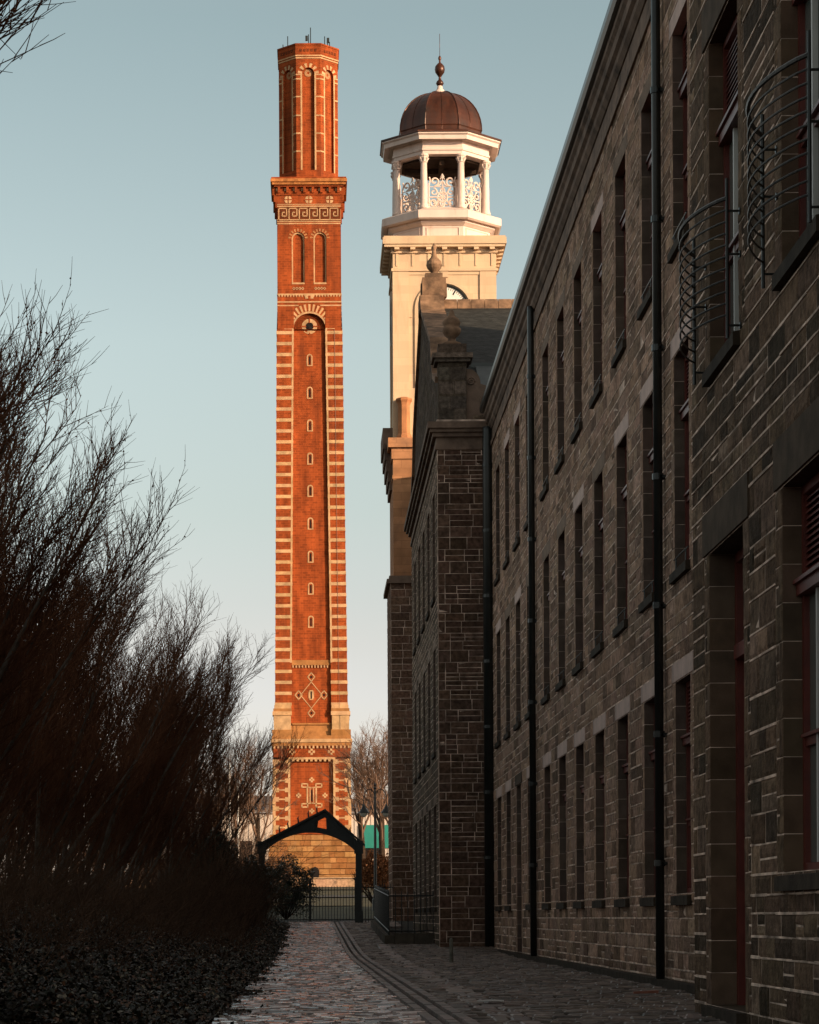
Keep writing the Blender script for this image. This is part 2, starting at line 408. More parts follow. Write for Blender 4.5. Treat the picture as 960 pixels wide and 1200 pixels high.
protoA = window_proto(mill, BW, 2.97, .14, .80, M['lintel_new'], .30, .012, loc=(0, bays[0] - 48, ROWS[1][0]), guard=True)
protoB = window_proto(mill, BW, 2.97, .14, .80, M['lintel_old'], .30, .008, loc=(0, bays[1] - 48, ROWS[2][0]), guard=True)
protoG = window_proto(mill, BW, 2.92, .14, .80, M['lintel_new'], .32, .014, loc=(0, bays[0] - 48, ROWS[0][0]))
pale1 = {1, 2, 4, 8, 10}; pale2 = {0, 3, 8, 9}
for i, b in enumerate(bays):
    if i and i not in DOORS_G: copy_tree(protoG, (0, b - 48, ROWS[0][0]), mill)
    if i != 0: copy_tree(protoA if i in pale1 else protoB, (0, b - 48, ROWS[1][0]), mill)
    if i != 1: copy_tree(protoA if i in pale2 else protoB, (0, b - 48, ROWS[2][0]), mill)
def door(loc, w, h, dep, tr, lint_h=.42, lo=.35, panels=True):
    d = MB(); ft = .1
    d.box(dep + .05, dep + .1, ft, w / 2 - .004, .02, tr); d.box(dep + .05, dep + .1, w / 2 + .004, w - ft, .02, tr)
    for e in (ft + .12, w / 2 + .12):
        for z0, z1 in ((.25, tr * .45), (tr * .52, tr - .2)): d.box(dep + .03, dep + .049, e, e + w / 2 - ft - .24, z0, z1)
    o = d.build('door', M['redpaint'], mill); o.location = loc
    f = MB(); f.box(dep - .02, dep + .1, 0, ft, 0, h); f.box(dep - .02, dep + .1, w - ft, w, 0, h)
    f.box(dep - .05, dep + .1, ft, w - ft, tr, tr + .14); f.box(dep - .02, dep + .1, ft, w - ft, h - ft, h)
    f.box(dep, dep + .08, w / 2 - .035, w / 2 + .035, tr + .14, h - ft)
    f.build('frame', M['redpaint'], o)
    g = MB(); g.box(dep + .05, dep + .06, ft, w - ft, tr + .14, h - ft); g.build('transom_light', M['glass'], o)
    hd = MB(); hd.tube([(dep + .02, w / 2 + .1, 1.0), (dep - .03, w / 2 + .1, 1.02), (dep - .03, w / 2 + .1, 1.22), (dep + .02, w / 2 + .1, 1.24)], .012, 6); hd.build('handle', M['iron'], o)
    l = MB(); l.box(-.024, .2, -lo, w + lo, h + .01, h + lint_h); l.build('lintel', M['lintel_dark'], o)
    st = MB(); st.box(-.1, dep, -.05, w + .05, -.16, -.005); st.build('step', M['sill'], o)
door((NX - WX, 24.65 - 48, .10), 2.13, 4.52, .27, 3.45)
door((0, bays[8] - 48, .12), BW, 4.1, .16, 2.9, .27, .3)
pn = window_proto(mill, 1.82, 3.25, .14, .95, M['lintel_dark'], .34, .024, .44, loc=(NX - WX, 24.85 - 48, 6.45))
for (y, z) in ((20.74, 6.45), (16.9, 6.45)): copy_tree(pn, (NX - WX, y - 48, z), mill)
pg = window_proto(mill, 1.85, 3.26, .16, .85, M['lintel_dark'], .34, .024, .44, loc=(NX - WX, 20.75 - 48, 1.36))
copy_tree(pg, (NX - WX, 16.9 - 48, 1.36), mill)
pu = window_proto(mill, 1.80, 2.9, .14, .85, M['lintel_dark'], .34, .024, .30, loc=(NX - WX, 24.86 - 48, 11.2))
copy_tree(pu, (NX - WX, 20.76 - 48, 11.2), mill)

# bowed balconettes
def balcony(loc, w=2.2):
    bars = MB(); n = 11
    def pt(t, z): # t 0..1 far -> near
        a = math.pi * t
        return (-.13 - .27 * math.sin(a) ** .8, (1 - t) * w, z)
    for k in range(n):
        z = .06 + k * .108
        bars.tube([pt(i / 18, z) for i in range(19)], .010 if k < n - 1 else .020, 6)
    o = bars.build('balcony_railing', M['iron'], mill); o.location = loc
    for t in (0, 1):
        x, y, _ = pt(t, 0)
        p = MB(); p.tube([(x, y, -.16), (x, y, 1.32)], .017, 6); p.build('post', M['iron'], o)
        for z in (-.04, .62, 1.02):
            s = MB()
            s.tube([(x, y, z), (.0, y + (.0 if t else 0), z)], .011, 6); s.tube([(-.02, y, z), (.01, y, z)], .035, 8)
            s.build('wall_stay', M['iron'], o)
    return o
bal = balcony((NX - WX, 24.72 - 48, 6.50), 2.15)
copy_tree(bal, (NX - WX, 20.60 - 48, 6.50), mill)

# eaves
def eave(x, y0, y1, dz=0):
    c = MB()
    band = [(x + .05, 14.15), (x - .045, 14.15), (x - .045, 14.27), (x + .05, 14.30)]
    band2 = [(x + .05, 14.62), (x - .03, 14.62), (x - .09, 14.70), (x - .10, 14.78), (x - .16, 14.82), (x - .17, 14.95), (x - .22, 15.0), (x - .22, 15.10), (x + .05, 15.12)]
    c.extrude_y([(a, b + dz) for a, b in band], y0, y1); c.extrude_y([(a, b + dz) for a, b in band2], y0, y1)
    c.extrude_y([(a, b + dz) for a, b in [(x + .04, 14.29), (x - .008, 14.30), (x - .008, 14.63), (x + .04, 14.63)]], y0, y1)
    c.build('cornice', M['cornice'], mill, mo)
    g = MB()
    pr = [(x - .20, 15.11), (x - .29, 15.11), (x - .33, 15.17), (x - .34, 15.26), (x - .31, 15.30), (x - .27, 15.30), (x - .27, 15.18), (x - .2, 15.16)]
    g.extrude_y([(a, b + dz) for a, b in pr], y0, y1)
    g.box(x - .215, x - .06, y0, y1, 15.125 + dz, 15.24 + dz)
    g.build('gutter', M['pipe'], mill, mo)
eave(WX, NY + .005, WEND - .28)
eave(NX, -45, NY, .35)
rf = MB()
RG = 15.0; RZ = 24.2
for (x, y0, y1, dz) in ((WX, NY, WEND, 0), (NX, -45, NY, .35)):
    rf.loft([[(x - .1, y, 15.22 + dz), (RG, y, RZ), (25.3, y, 15.2), (25.3, y, 14.8), (x + .05, y, 14.9)] for y in (y0 + .01, y1 - .01)])
rf.build('roof', M['slate'], mill, mo)
# rain pipes
def pipe(x, y, z1, r=.062, off=0):
    p = MB(); xx = x - .105
    p.tube([(xx, y, .1), (xx, y, z1 - .3), (xx, y, z1 - .2)], r, 12)
    p.build('downpipe', M['pipe'], mill, mo, smooth=True)
    ob = bpy.data.objects[-1] if False else None
    z = 1.7 + off
    dp = [o for o in mill.children if o.name.startswith('downpipe')]
    while z < z1 - .5:
        c = MB(); c.tube([(xx, y, z), (xx, y, z + .09)], r + .018, 12)
        c.box(xx, x, y - .09, y - .06, z + .02, z + .06); c.box(xx, x, y + .06, y + .09, z + .02, z + .06); c.box(xx + .02, xx + .05, y - .09, y + .09, z + .02, z + .06)
        z += 1.83
        c.build('pipe_collar', M['pipe'], sorted(dp, key=lambda o: o.name)[-1], mo)
pipe(WX, 37.95, 14.9, .065); pipe(WX, 60.0, 14.9, .075, .4); pipe(WX, 74.75, 14.9, .16, .9)
pt_ = MB(); pt_.box(WX - .16, WX, NY, WEND - .02, -.05, .10)
pt_.build('base_course', M['sill'], mill, mo)

# ------------------------------------------------------------------ gabled wing
GX, GY0, GY1 = 3.48, 75.2, 94.9
wing = thing('gabled_wing', (GX, 85, 0), 'dark stone gabled wing with urns at the far end of the mill', 'building')
wo = (GX, 85, 0)
r2 = RN(23); r2.tone = ((.15, .11, .08), (.10, .075, .055), (.2, .145, .105))
ww = MB()
mapF = lambda s, z, o: (s, GY0 - o, z)
mapG = lambda s, z, o: (GX - o, s, z)
gb = [76.6 + 3.62 * k for k in range(5)]
gops = [(b, b + 1.46, c, d, .3) for b in gb for (c, d) in ROWS]
keysG = [-.3, 1.30, 4.22, 4.50, 5.75, 8.72, 9.00, 10.2, 13.2, 13.48, 14.15]
rubble(ww, mapG, GY0 + .01, GY1, keysG, gops, r2)
backing(ww, mapG, GY0, GY1, -.3, 15, gops, .15)
# front return: tall blocks beside pairs of thin stones
z = -.3
while z < 14.1:
    h = r2.choice((.26, .30, .34, .22)); h = min(h, 14.15 - z)
    if h < .06: break
    s = GX + .01
    if r2.random() < .5: stone(ww, mapF, s, s + .34, z, z + h, r2, jit((.15, .09, .065), .2, r2)); s += .34
    else: stone(ww, mapF, s, s + .2, z, z + h, r2, jit((.15, .09, .065), .2, r2)); s += .2
    while s < WX - .02:
        l = r2.uniform(.3, .75)
        if WX - s - l < .25: l = WX - s
        c_ = jit((.13, .078, .056), .35, r2)
        if r2.random() < .6:
            stone(ww, mapF, s, s + l, z, z + h * .5, r2, c_); stone(ww, mapF, s, s + l, z + h * .5, z + h, r2, jit((.13, .078, .056), .35, r2))
        else: stone(ww, mapF, s, s + l, z, z + h, r2, c_)
        s += l
    z += h
backing(ww, mapF, GX, WX, -.3, 15, [], .1)
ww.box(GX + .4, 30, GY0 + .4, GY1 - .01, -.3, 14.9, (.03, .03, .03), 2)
ww.box(GX, 30, GY1 - .2, GY1, -.3, 14.9, (.15, .12, .1), 2)
ww.build('wall', [M['stone'], M['mortar'], M['dressed']], wing, wo)
pw = window_proto(wing, 1.46, 2.97, .14, .8, M['lintel_old'], .28, .008, loc=(0, gb[0] - 85, ROWS[2][0]))
pw0 = window_proto(wing, 1.46, 2.92, .14, .8, M['lintel_old'], .28, .008, loc=(0, gb[0] - 85, ROWS[0][0]))
for i, b in enumerate(gb):
    if i: copy_tree(pw, (0, b - 85, ROWS[2][0]), wing); copy_tree(pw0, (0, b - 85, ROWS[0][0]), wing)
    copy_tree(pw, (0, b - 85, ROWS[1][0]), wing)
cn = MB()
for (o, a, b) in ((.05, 14.15, 14.27), (.02, 14.27, 14.50), (.12, 14.50, 14.62), (.20, 14.62, 14.72), (.27, 14.72, 14.90)):
    cn.box(GX - o, 9, GY0 - o, GY1 + o, a, b)
cn.build('cornice', M['cornice'], wing, wo)
# gable wall above the cornice (stepped shoulders), faces the lane
GPY, GPZ = 86.0, 20.75
gx0, gx1 = GX + .06, GX + .62
prof = [(GY0 + .3, 14.9), (GY0 + .3, 16.1), (GY0 + 2.2, 16.6), (GY0 + 3.4, 17.9), (GPY - .9, 20.2), (GPY - .45, GPZ), (GPY + .45, GPZ), (GPY + .9, 20.2), (GY1 - 2.6, 17.7), (GY1 - 1.6, 16.4), (GY1 - .2, 15.9), (GY1 - .2, 14.9)]
gw = MB()
gw.loft([[(gx0, y, z) for y, z in prof], [(gx1, y, z) for y, z in prof]], (.10, .075, .06))
mapGf = lambda s, z, o: (gx0 - o, s, z)
zz = 14.95
while zz < 20.3:
    h = r2.uniform(.2, .3)
    def lim(z):
        ys = []
        for (a, b) in zip(prof, prof[1:]):
            if (a[1] - z) * (b[1] - z) <= 0 and a[1] != b[1]: ys.append(a[0] + (b[0] - a[0]) * (z - a[1]) / (b[1] - a[1]))
        return (min(ys), max(ys)) if len(ys) > 1 else (0, 0)
    a, b = lim(zz + h)
    s = a + .05
    while s < b - .3:
        l = r2.uniform(.3, .8); stone(gw, mapGf, s, min(s + l, b - .05), zz, zz + h, r2, jit((.10, .075, .058), .3, r2)); s += l
    zz += h
gw.build('gable', [M['stone']], wing, wo)
cp = MB()
for (a, b) in zip(prof[1:-1], prof[2:-1]):
    d = Vector((0, b[0] - a[0], b[1] - a[1])); n = Vector((0, -d.z, d.y)).normalized()
    if n.z < 0: n = -n
    A = Vector((0, *a)); B = Vector((0, *b)); t = .16
    ps = []
    for (P, off) in ((A, 0), (B, 0), (B, t), (A, t)):
        q = P + n * off; ps.append(q)
    e = d.normalized() * .04
    ps = [ps[0] - e, ps[1] + e, ps[2] + e, ps[3] - e]
    cp.hexa([(gx0 - .1, p.y, p.z) for p in ps] + [(gx1 + .1, p.y, p.z) for p in ps])
cp.box(gx0 - .12, gx1 + .12, GPY - .55, GPY + .55, GPZ - .35, GPZ + .12)
cp.build('coping', M['coping'], wing, wo)
# apex pedestal with finial
fn = MB(); fx = gx0 + .38
fn.box(fx - .40, fx + .36, GPY - .38, GPY + .38, GPZ + .12, GPZ + .75)
fn.box(fx - .30, fx + .26, GPY - .28, GPY + .28, GPZ + .75, GPZ + .92)
for (u0, u1) in ((-.44, -.38), (.34, .40)): fn.box(fx + u0, fx + u1, GPY - .2, GPY + .2, GPZ + .2, GPZ + .6)
fn.lathe(fx, GPY, [(.10, GPZ + .92), (.12, GPZ + 1.0), (.22, GPZ + 1.12), (.26, GPZ + 1.22), (.22, GPZ + 1.36), (.11, GPZ + 1.48), (.07, GPZ + 1.6), (.06, GPZ + 1.72), (.09, GPZ + 1.80), (.05, GPZ + 1.87), (.01, GPZ + 1.95)], 16)
fn.build('finial', M['coping'], wing, wo)
# corner pier with urn and scroll
pr_ = MB()
pr_.box(GX + .05, GX + .85, GY0 + .02, GY0 + .75, 14.9, 16.62, (.10, .075, .055))
for k, zq in enumerate((14.95, 15.3, 15.72, 16.12)):
    stone(pr_, lambda s, z, o: (s, GY0 + .02 - o, z), GX + .06, GX + .5 - .12 * (k % 2), zq, zq + .36, r2, jit((.12, .095, .075), .3, r2)); stone(pr_, lambda s, z, o: (s, GY0 + .02 - o, z), GX + .5 - .12 * (k % 2), GX + .84, zq, zq + .36, r2, jit((.13, .1, .08), .3, r2))
pr_.box(GX - .05, GX + .95, GY0 - .08, GY0 + .85, 16.62, 16.72, (.13, .1, .08)); pr_.box(GX - .12, GX + 1.02, GY0 - .15, GY0 + .92, 16.72, 16.86, (.19, .14, .11))
pr_.box(GX + .05, GX + .85, GY0 + .02, GY0 + .75, 16.86, 17.14, (.12, .085, .065))
pr_.build('corner_pier', M['stone'], wing, wo)
ur = MB(); ux, uy = GX + .45, GY0 + .4; uz = 17.14
ur.lathe(ux, uy, [(.28, uz), (.28, uz + .08), (.12, uz + .14), (.10, uz + .22), (.22, uz + .32), (.27, uz + .42), (.27, uz + .50), (.21, uz + .54), (.24, uz + .60), (.26, uz + .68), (.20, uz + .78), (.10, uz + .86), (.07, uz + .98), (.02, uz + 1.05)], 18)
ur.build('urn', M['coping'], wing, wo, smooth=True)
sc_ = MB()
pts = [(GX + .85, 16.45)] + [(GX + .9 + .35 * math.sin(a), 16.45 - .42 * (1 - math.cos(a))) for a in [i * math.pi / 12 for i in range(1, 7)]] + [(GX + 1.5, 15.95), (GX + 1.62, 15.75), (GX + 1.62, 14.9), (GX + .85, 14.9)]
sc_.loft([[(x, GY0 + .15, z) for x, z in pts], [(x, GY0 + .42, z) for x, z in pts]])
sc_.tube([(GX + 1.38 + .17 * math.cos(a) * (1 - a / 14), GY0 + .13, 15.55 + .17 * math.sin(a) * (1 - a / 14)) for a in [k * .35 for k in range(30)]], .025, 5)
sc_.tube([(GX + .98 + .12 * math.cos(a) * (1 - a / 14), GY0 + .13, 16.1 + .12 * math.sin(a) * (1 - a / 14)) for a in [k * .35 for k in range(30)]], .022, 5)
sc_.build('scroll_bracket', M['cornice'], wing, wo)
pp = MB(); pp.box(GX + .85, 9, GY0 + .16, GY0 + .4, 14.9, 15.45)
mapP = lambda s, z, o: (s, GY0 + .16 - o, z)
s = GX + 1.0
while s < 6: 
    l = r2.uniform(.3, .6); stone(pp, mapP, s, s + l, 14.92, 15.18, r2); stone(pp, mapP, s, s + l * .9, 15.18, 15.44, r2); s += l
pp.build('parapet', [M['stone']], wing, wo)
rr = MB()
def slope(y): return 15.3 + (GPZ - .15 - 15.3) * (y - GY0 - .4) / (GPY - GY0 - .4)
rr.loft([[(x, GY0 + .4, 15.3), (x, GPY, GPZ - .1), (x, GY1 - .1, 15.3)] for x in (gx1, 30)])
rr.build('roof', M['slate'], wing, wo)
rd = MB(); rd.extrude = None
x = gx1 + .12
while x < 12:
    l = .44; rd.loft([[(xx, GPY - .24, GPZ - .22), (xx, GPY - .11, GPZ + .05), (xx, GPY, GPZ + .13), (xx, GPY + .11, GPZ + .05), (xx, GPY + .24, GPZ - .22)] for xx in (x, x + l - .015)]); x += l
rd.build('ridge_tiles', M['coping'], wing, wo)
sk = MB()   # lead-framed roof lights low on the near slope
for k in range(5):
    x0 = gx1 + .75 + k * .86
    y0, y1 = GY0 + 1.2, GY0 + 4.4
    off = .07
    sk.hexa([(x0, y0, slope(y0)), (x0 + .78, y0, slope(y0)), (x0 + .78, y1, slope(y1)), (x0, y1, slope(y1)),
             (x0, y0, slope(y0) + off), (x0 + .78, y0, slope(y0) + off), (x0 + .78, y1, slope(y1) + off), (x0, y1, slope(y1) + off)])
sk.box(gx1 + .6, 9, GY0 + 4.42, GY0 + 4.55, slope(GY0 + 4.42) - .05, slope(GY0 + 4.5) + .12)
sk.build('roof_light', M['lead'], wing, wo)
# unseen hall added behind the wing to shade the foot of the tower
hall = thing('added_shade_hall', (20, 104, gz(104)), 'unseen shade-casting hall added behind the gabled wing', 'building')
hh = MB(); hh.box(8.6, 40, 95.2, 116, 0, 18.3); hh.build('wall', M['lintel_old'], hall, (20, 104, gz(104)))
hh = MB(); hh.loft([[(x, 95.2, 18.3), (x, 105, 20.7), (x, 116, 18.3)] for x in (8.6, 40)]); hh.build('roof', M['slate'], hall, (20, 104, gz(104)))

# ------------------------------------------------------------------ clock tower
TY = 110.0
TCX = 520.0; tx0 = un(462, 400, TY)[0]; tx1 = un(580, 330, TY)[0]
tcx = (tx0 + tx1) / 2; hw = (tx1 - tx0) / 2; tcy = TY + hw
tower = thing('clock_tower', (tcx, tcy, gz(TY)), 'sunlit sandstone clock tower with white octagonal cupola and brown copper dome', 'clock tower')
to = (tcx, tcy, gz(TY))
Z = lambda py, Y=TY, px=520: un(px, py, Y)[1]
sh = MB()
zc0 = Z(318); zt0 = Z(290); ztt = Z(279)
zl = Z(515)
sh.box(tx0, tx1, TY, TY + 2 * hw, zl, zc0)
pw_ = .62
# raised corner pilasters and panel frame on each face
def tface(k):
    c, s_ = math.cos(k * math.pi / 2), math.sin(k * math.pi / 2)
    def Mp(u, z, o):
        x, y = u, -(hw + o)
        return (tcx + c * x - s_ * y, tcy + s_ * x + c * y, z)
    return Mp
def fb(mb, Mp, u0, u1, z0, z1, o0, o1, col=(1, 1, 1), mi=0):
    mb.hexa([Mp(u0, z0, o1), Mp(u1, z0, o1), Mp(u1, z0, o0), Mp(u0, z0, o0), Mp(u0, z1, o1), Mp(u1, z1, o1), Mp(u1, z1, o0), Mp(u0, z1, o0)], col, mi)
for k in range(4):
    Mp = tface(k)
    fb(sh, Mp, -hw - .05, -hw + pw_, zl, zc0, -.1, .06); fb(sh, Mp, hw - pw_, hw + .049, zl, zc0, -.1, .06)
    fb(sh, Mp, -hw + pw_, hw - pw_, Z(318), Z(322), -.05, .035)
    fb(sh, Mp, -.16, .16, Z(325), Z(318), -.05, .06)
    fb(sh, Mp, -hw + pw_, -hw + pw_ + .12, Z(372), Z(367), -.05, .05)
sh.build('shaft', M['towerstone'], tower, to)
en = MB()
def slab(mb, o, a, b): mb.box(tx0 - o, tx1 + o, TY - o, TY + 2 * hw + o, a, b)
slab(en, .10, Z(318), Z(314.5)); slab(en, .04, Z(314.5), Z(297)); slab(en, .12, Z(297), Z(294)); slab(en, .40, Z(291.5), Z(288.5)); slab(en, .46, Z(288.5), Z(281)); slab(en, .42, Z(281), Z(279))
slab(en, .14, Z(294), Z(291.5))
for k in range(4):
    Mp = tface(k)
    for i in range(7):
        u = -hw + .12 + i * (2 * hw - .24) / 6
        fb(en, Mp, u - .10, u + .10, Z(294.5), Z(291.6), .1, .38); fb(en, Mp, u - .035, u + .035, Z(312), Z(295), .03, .07)
en.build('cornice', M['towerstone'], tower, to)
# clock
ck_z = Z(363, TY, 517); ckr = 27 * TY / F
for k in (0, 3):
    Mp = tface(k)
    d = MB(); n = 48
    d.loft([[Mp(ckr * math.cos(t), ck_z + ckr * math.sin(t), o) for t in [2 * math.pi * i / n for i in range(n)]] for o in (.0, .03)])
    dial = d.build('clock_face', M['dial'], tower, to)
    q = MB()
    for i in range(60):
        t = 2 * math.pi * i / 60; ra, rb = (ckr * .86, ckr * .96) if i % 5 else (ckr * .74, ckr * .96)
        w = .010 if i % 5 else .028
        dx, dz = math.cos(t), math.sin(t)
        q.face([Mp(ra * dx - w * dz, ck_z + ra * dz + w * dx, .036), Mp(ra * dx + w * dz, ck_z + ra * dz - w * dx, .036), Mp(rb * dx + w * dz, ck_z + rb * dz - w * dx, .036), Mp(rb * dx - w * dz, ck_z + rb * dz + w * dx, .036)])
    q.build('hour_marks', M['iron'], dial, to)
    q = MB()
    for (t, l, w) in ((R(150), .85, .02), (R(20), .55, .03)):
        dx, dz = math.cos(t), math.sin(t); l *= ckr
        q.face([Mp(-w * dz - .1 * dx, ck_z + w * dx - .1 * dz, .045), Mp(w * dz - .1 * dx, ck_z - w * dx - .1 * dz, .045), Mp(l * dx, ck_z + l * dz, .045)])
    q.build('clock_hands', M['iron'], dial, to)
    a = MB(); a.tube([Mp((ckr + .03) * math.cos(t), ck_z + (ckr + .03) * math.sin(t), .03) for t in [2 * math.pi * i / 48 for i in range(49)]], .05, 6)
    a.build('dial_ring', M['iron'], tower, to)
    a = MB(); rb = 35 * TY / F
    for i in range(24):
        t0, t1 = math.pi * i / 24, math.pi * (i + 1) / 24
        P = lambda rr_, t, o: Mp(rr_ * math.cos(t), ck_z + rr_ * math.sin(t), o)
        a.hexa([P(rb - .16, t0, .0), P(rb, t0, .0), P(rb, t0, .07), P(rb - .16, t0, .07), P(rb - .16, t1, .0), P(rb, t1, .0), P(rb, t1, .07), P(rb - .16, t1, .07)])
    fb(a, Mp, -rb, -rb + .16, ck_z - 3.2, ck_z, 0, .07); fb(a, Mp, rb - .16, rb, ck_z - 3.2, ck_z, 0, .07)
    a.build('arch_moulding', M['towerstone'], tower, to)
# lower stage, wider than the shaft, with its cornice
ls = MB(); lo_ = .18
lx0 = un(461, 600, TY - .5)[0]; ly0 = TY - .5
ls.box(lx0, tx1 + .4, ly0, TY + 2 * hw + .3, Z(678), Z(530))
ls.box(lx0 - .06, tx1 + .5, ly0 - .06, TY + 2 * hw + .4, Z(540), Z(527)); ls.box(lx0 - .2, tx1 + .6, ly0 - .2, TY + 2 * hw + .5, Z(527), Z(516))
ls.box(lx0 - .03, tx1 + .5, ly0 - .03, TY + 2 * hw + .4, Z(563), Z(559))
ls.build('lower_stage', M['towerlow'], tower, to)
pl = MB(); zg = gz(TY)
px0 = un(458.5, 800, TY - .7)[0]
def pstones(Mp, s0, s1, z0, z1, mb):
    z = z0
    while z < z1 - .05:
        h = min(rnd.uniform(.24, .34), z1 - z); s = s0
        while s < s1 - .02:
            l = rnd.uniform(.35, .8)
            if s1 - s - l < .25: l = s1 - s
            stone(mb, Mp, s, s + l, z, z + h, rnd, jit((.17, .10, .07), .3)); s += l
        z += h
pl.box(px0, tx1 + .6, ly0 - .2, TY + 2 * hw + .3, zg - .3, Z(682), (1, 1, 1), 1)
pstones(lambda s, z, o: (s, ly0 - .2 - o, z), px0, tx0 + 2.2, zg - .2, Z(682), pl)
pstones(lambda s, z, o: (px0 - o, s, z), ly0 - .2, TY + 2 * hw + .3, zg - .2, Z(682), pl)
pl.build('plinth', [M['stone'], M['mortar']], tower, to)
q = MB(); q.hexa([(px0 - .16, ly0 - .36, Z(686)), (tx1 + .8, ly0 - .36, Z(686)), (tx1 + .8, TY + 2 * hw + .45, Z(686)), (px0 - .16, TY + 2 * hw + .45, Z(686)),
                  (px0 - .16, ly0 - .36, Z(681)), (tx1 + .8, ly0 - .36, Z(681)), (tx1 + .8, TY + 2 * hw + .45, Z(681)), (px0 - .16, TY + 2 * hw + .45, Z(681))])
q.box(px0 - .06, tx1 + .7, ly0 - .26, TY + 2 * hw + .35, Z(681), Z(677))
q.build('string_course', M['cornice'], tower, to)
# side cornice return over the lane
q = MB(); zA, zB = Z(570), Z(497)
yA, yB = TY + .9, TY + 2 * hw + .2
for (o, a, b) in ((.10, 0, .14), (.17, .14, .3), (.24, .3, .48), (.31, .48, .66), (.38, .66, 1.0)):
    q.box(lx0 - o, lx0 + .3, yA - o * .3, yB, zA + (zB - zA) * a, zA + (zB - zA) * b)
q.build('bracketed_cornice', M['cornice'], tower, to)
# squat terracotta pot on the ledge
q = MB(); qx, qz = un(473, 515, TY - .1); qx += .02; qy = TY - .28
q.lathe(qx, qy, [(.33, Z(516)), (.33, Z(513)), (.27, Z(510)), (.26, Z(477)), (.29, Z(474)), (.36, Z(471)), (.36, Z(469)), (.15, Z(467))], 8, R(22.5))
q.build('corner_pot', M['terracotta'], tower, to)
# octagonal cupola
c22 = math.cos(math.pi / 8)
def octo(mb, prof, cx=tcx, cy=tcy, mi=0):
    mb.lathe(cx, cy, [(a / c22, z) for a, z in prof], 8, math.pi / 8, (1, 1, 1), mi)
S = TY / F
ocx = (un(449, 256, TY)[0] + un(587.7, 256, TY)[0]) / 2 + .03
def ZZ(py, ap, px=520): return un(px, py, tcy - ap)[1]
A0 = 69.3 * tcy / F
bs = MB()
zb0 = ztt - .05
octo(bs, [(2.02, zb0), (2.02, ZZ(264, 2.02))], ocx)
octo(bs, [(2.06, ZZ(264.5, 2.02)), (2.10, ZZ(263, 2.1)), (2.22, ZZ(260, 2.22)), (2.22, ZZ(257, 2.22)), (A0 - .08, ZZ(256, A0)), (A0, ZZ(254.5, A0)), (A0, ZZ(246, A0)), (A0 - .06, ZZ(245, A0)), (1.95, ZZ(243.5, 1.95)), (1.8, ZZ(243, 1.8))], ocx)
def oface(k, ap, cx=ocx, cy=tcy):
    a = k * math.pi / 4; c, s_ = math.cos(a), math.sin(a)
    def Mp(u, z, o):
        x, y = u, -(ap + o)
        return (cx + c * x - s_ * y, cy + s_ * x + c * y, z)
    return Mp
for k in range(8):
    Mp = oface(k, 2.02)
    za, zb = zb0 + .18, ZZ(266, 2.02)
    for (u0, u1, z0, z1) in ((-.68, .68, zb - .03, zb), (-.68, .68, za - .03, za), (-.68, -.65, za, zb - .03), (.65, .68, za, zb - .03)):
        fb(bs, Mp, u0, u1, z0, z1, -.01, .03)
bs.build('cupola_base', M['cupola'], tower, to)
zc_b, zc_t = ZZ(243.5, 1.9), ZZ(181, 1.9)
VR = 1.80 / c22 * 1.03
for k in range(8):
    a = math.pi / 8 + k * math.pi / 4
    x, y = ocx + VR * math.cos(a), tcy + VR * math.sin(a)
    q = MB(); H = zc_t - zc_b
    q.lathe(x, y, [(.20, zc_b - .03), (.20, zc_b + .07), (.165, zc_b + .10), (.18, zc_b + .15), (.150, zc_b + .18), (.145, zc_b + H * .4), (.125, zc_b + H - .33)], 14)
    colm = q.build('column', M['cupola'], tower, to, smooth=True)
    q = MB(); q.lathe(x, y, [(.13, zc_t - .33), (.16, zc_t - .31), (.135, zc_t - .28), (.15, zc_t - .22), (.19, zc_t - .12), (.17, zc_t - .10), (.21, zc_t - .05), (.21, zc_t + .01)], 12)
    for j in range(8):
        b_ = j * math.pi / 4; q.tube([(x + .13 * math.cos(b_), y + .13 * math.sin(b_), zc_t - .27), (x + .19 * math.cos(b_), y + .19 * math.sin(b_), zc_t - .17), (x + .20 * math.cos(b_), y + .20 * math.sin(b_), zc_t - .12)], .022, 4)
    q.build('capital', M['cupola'], colm, to)
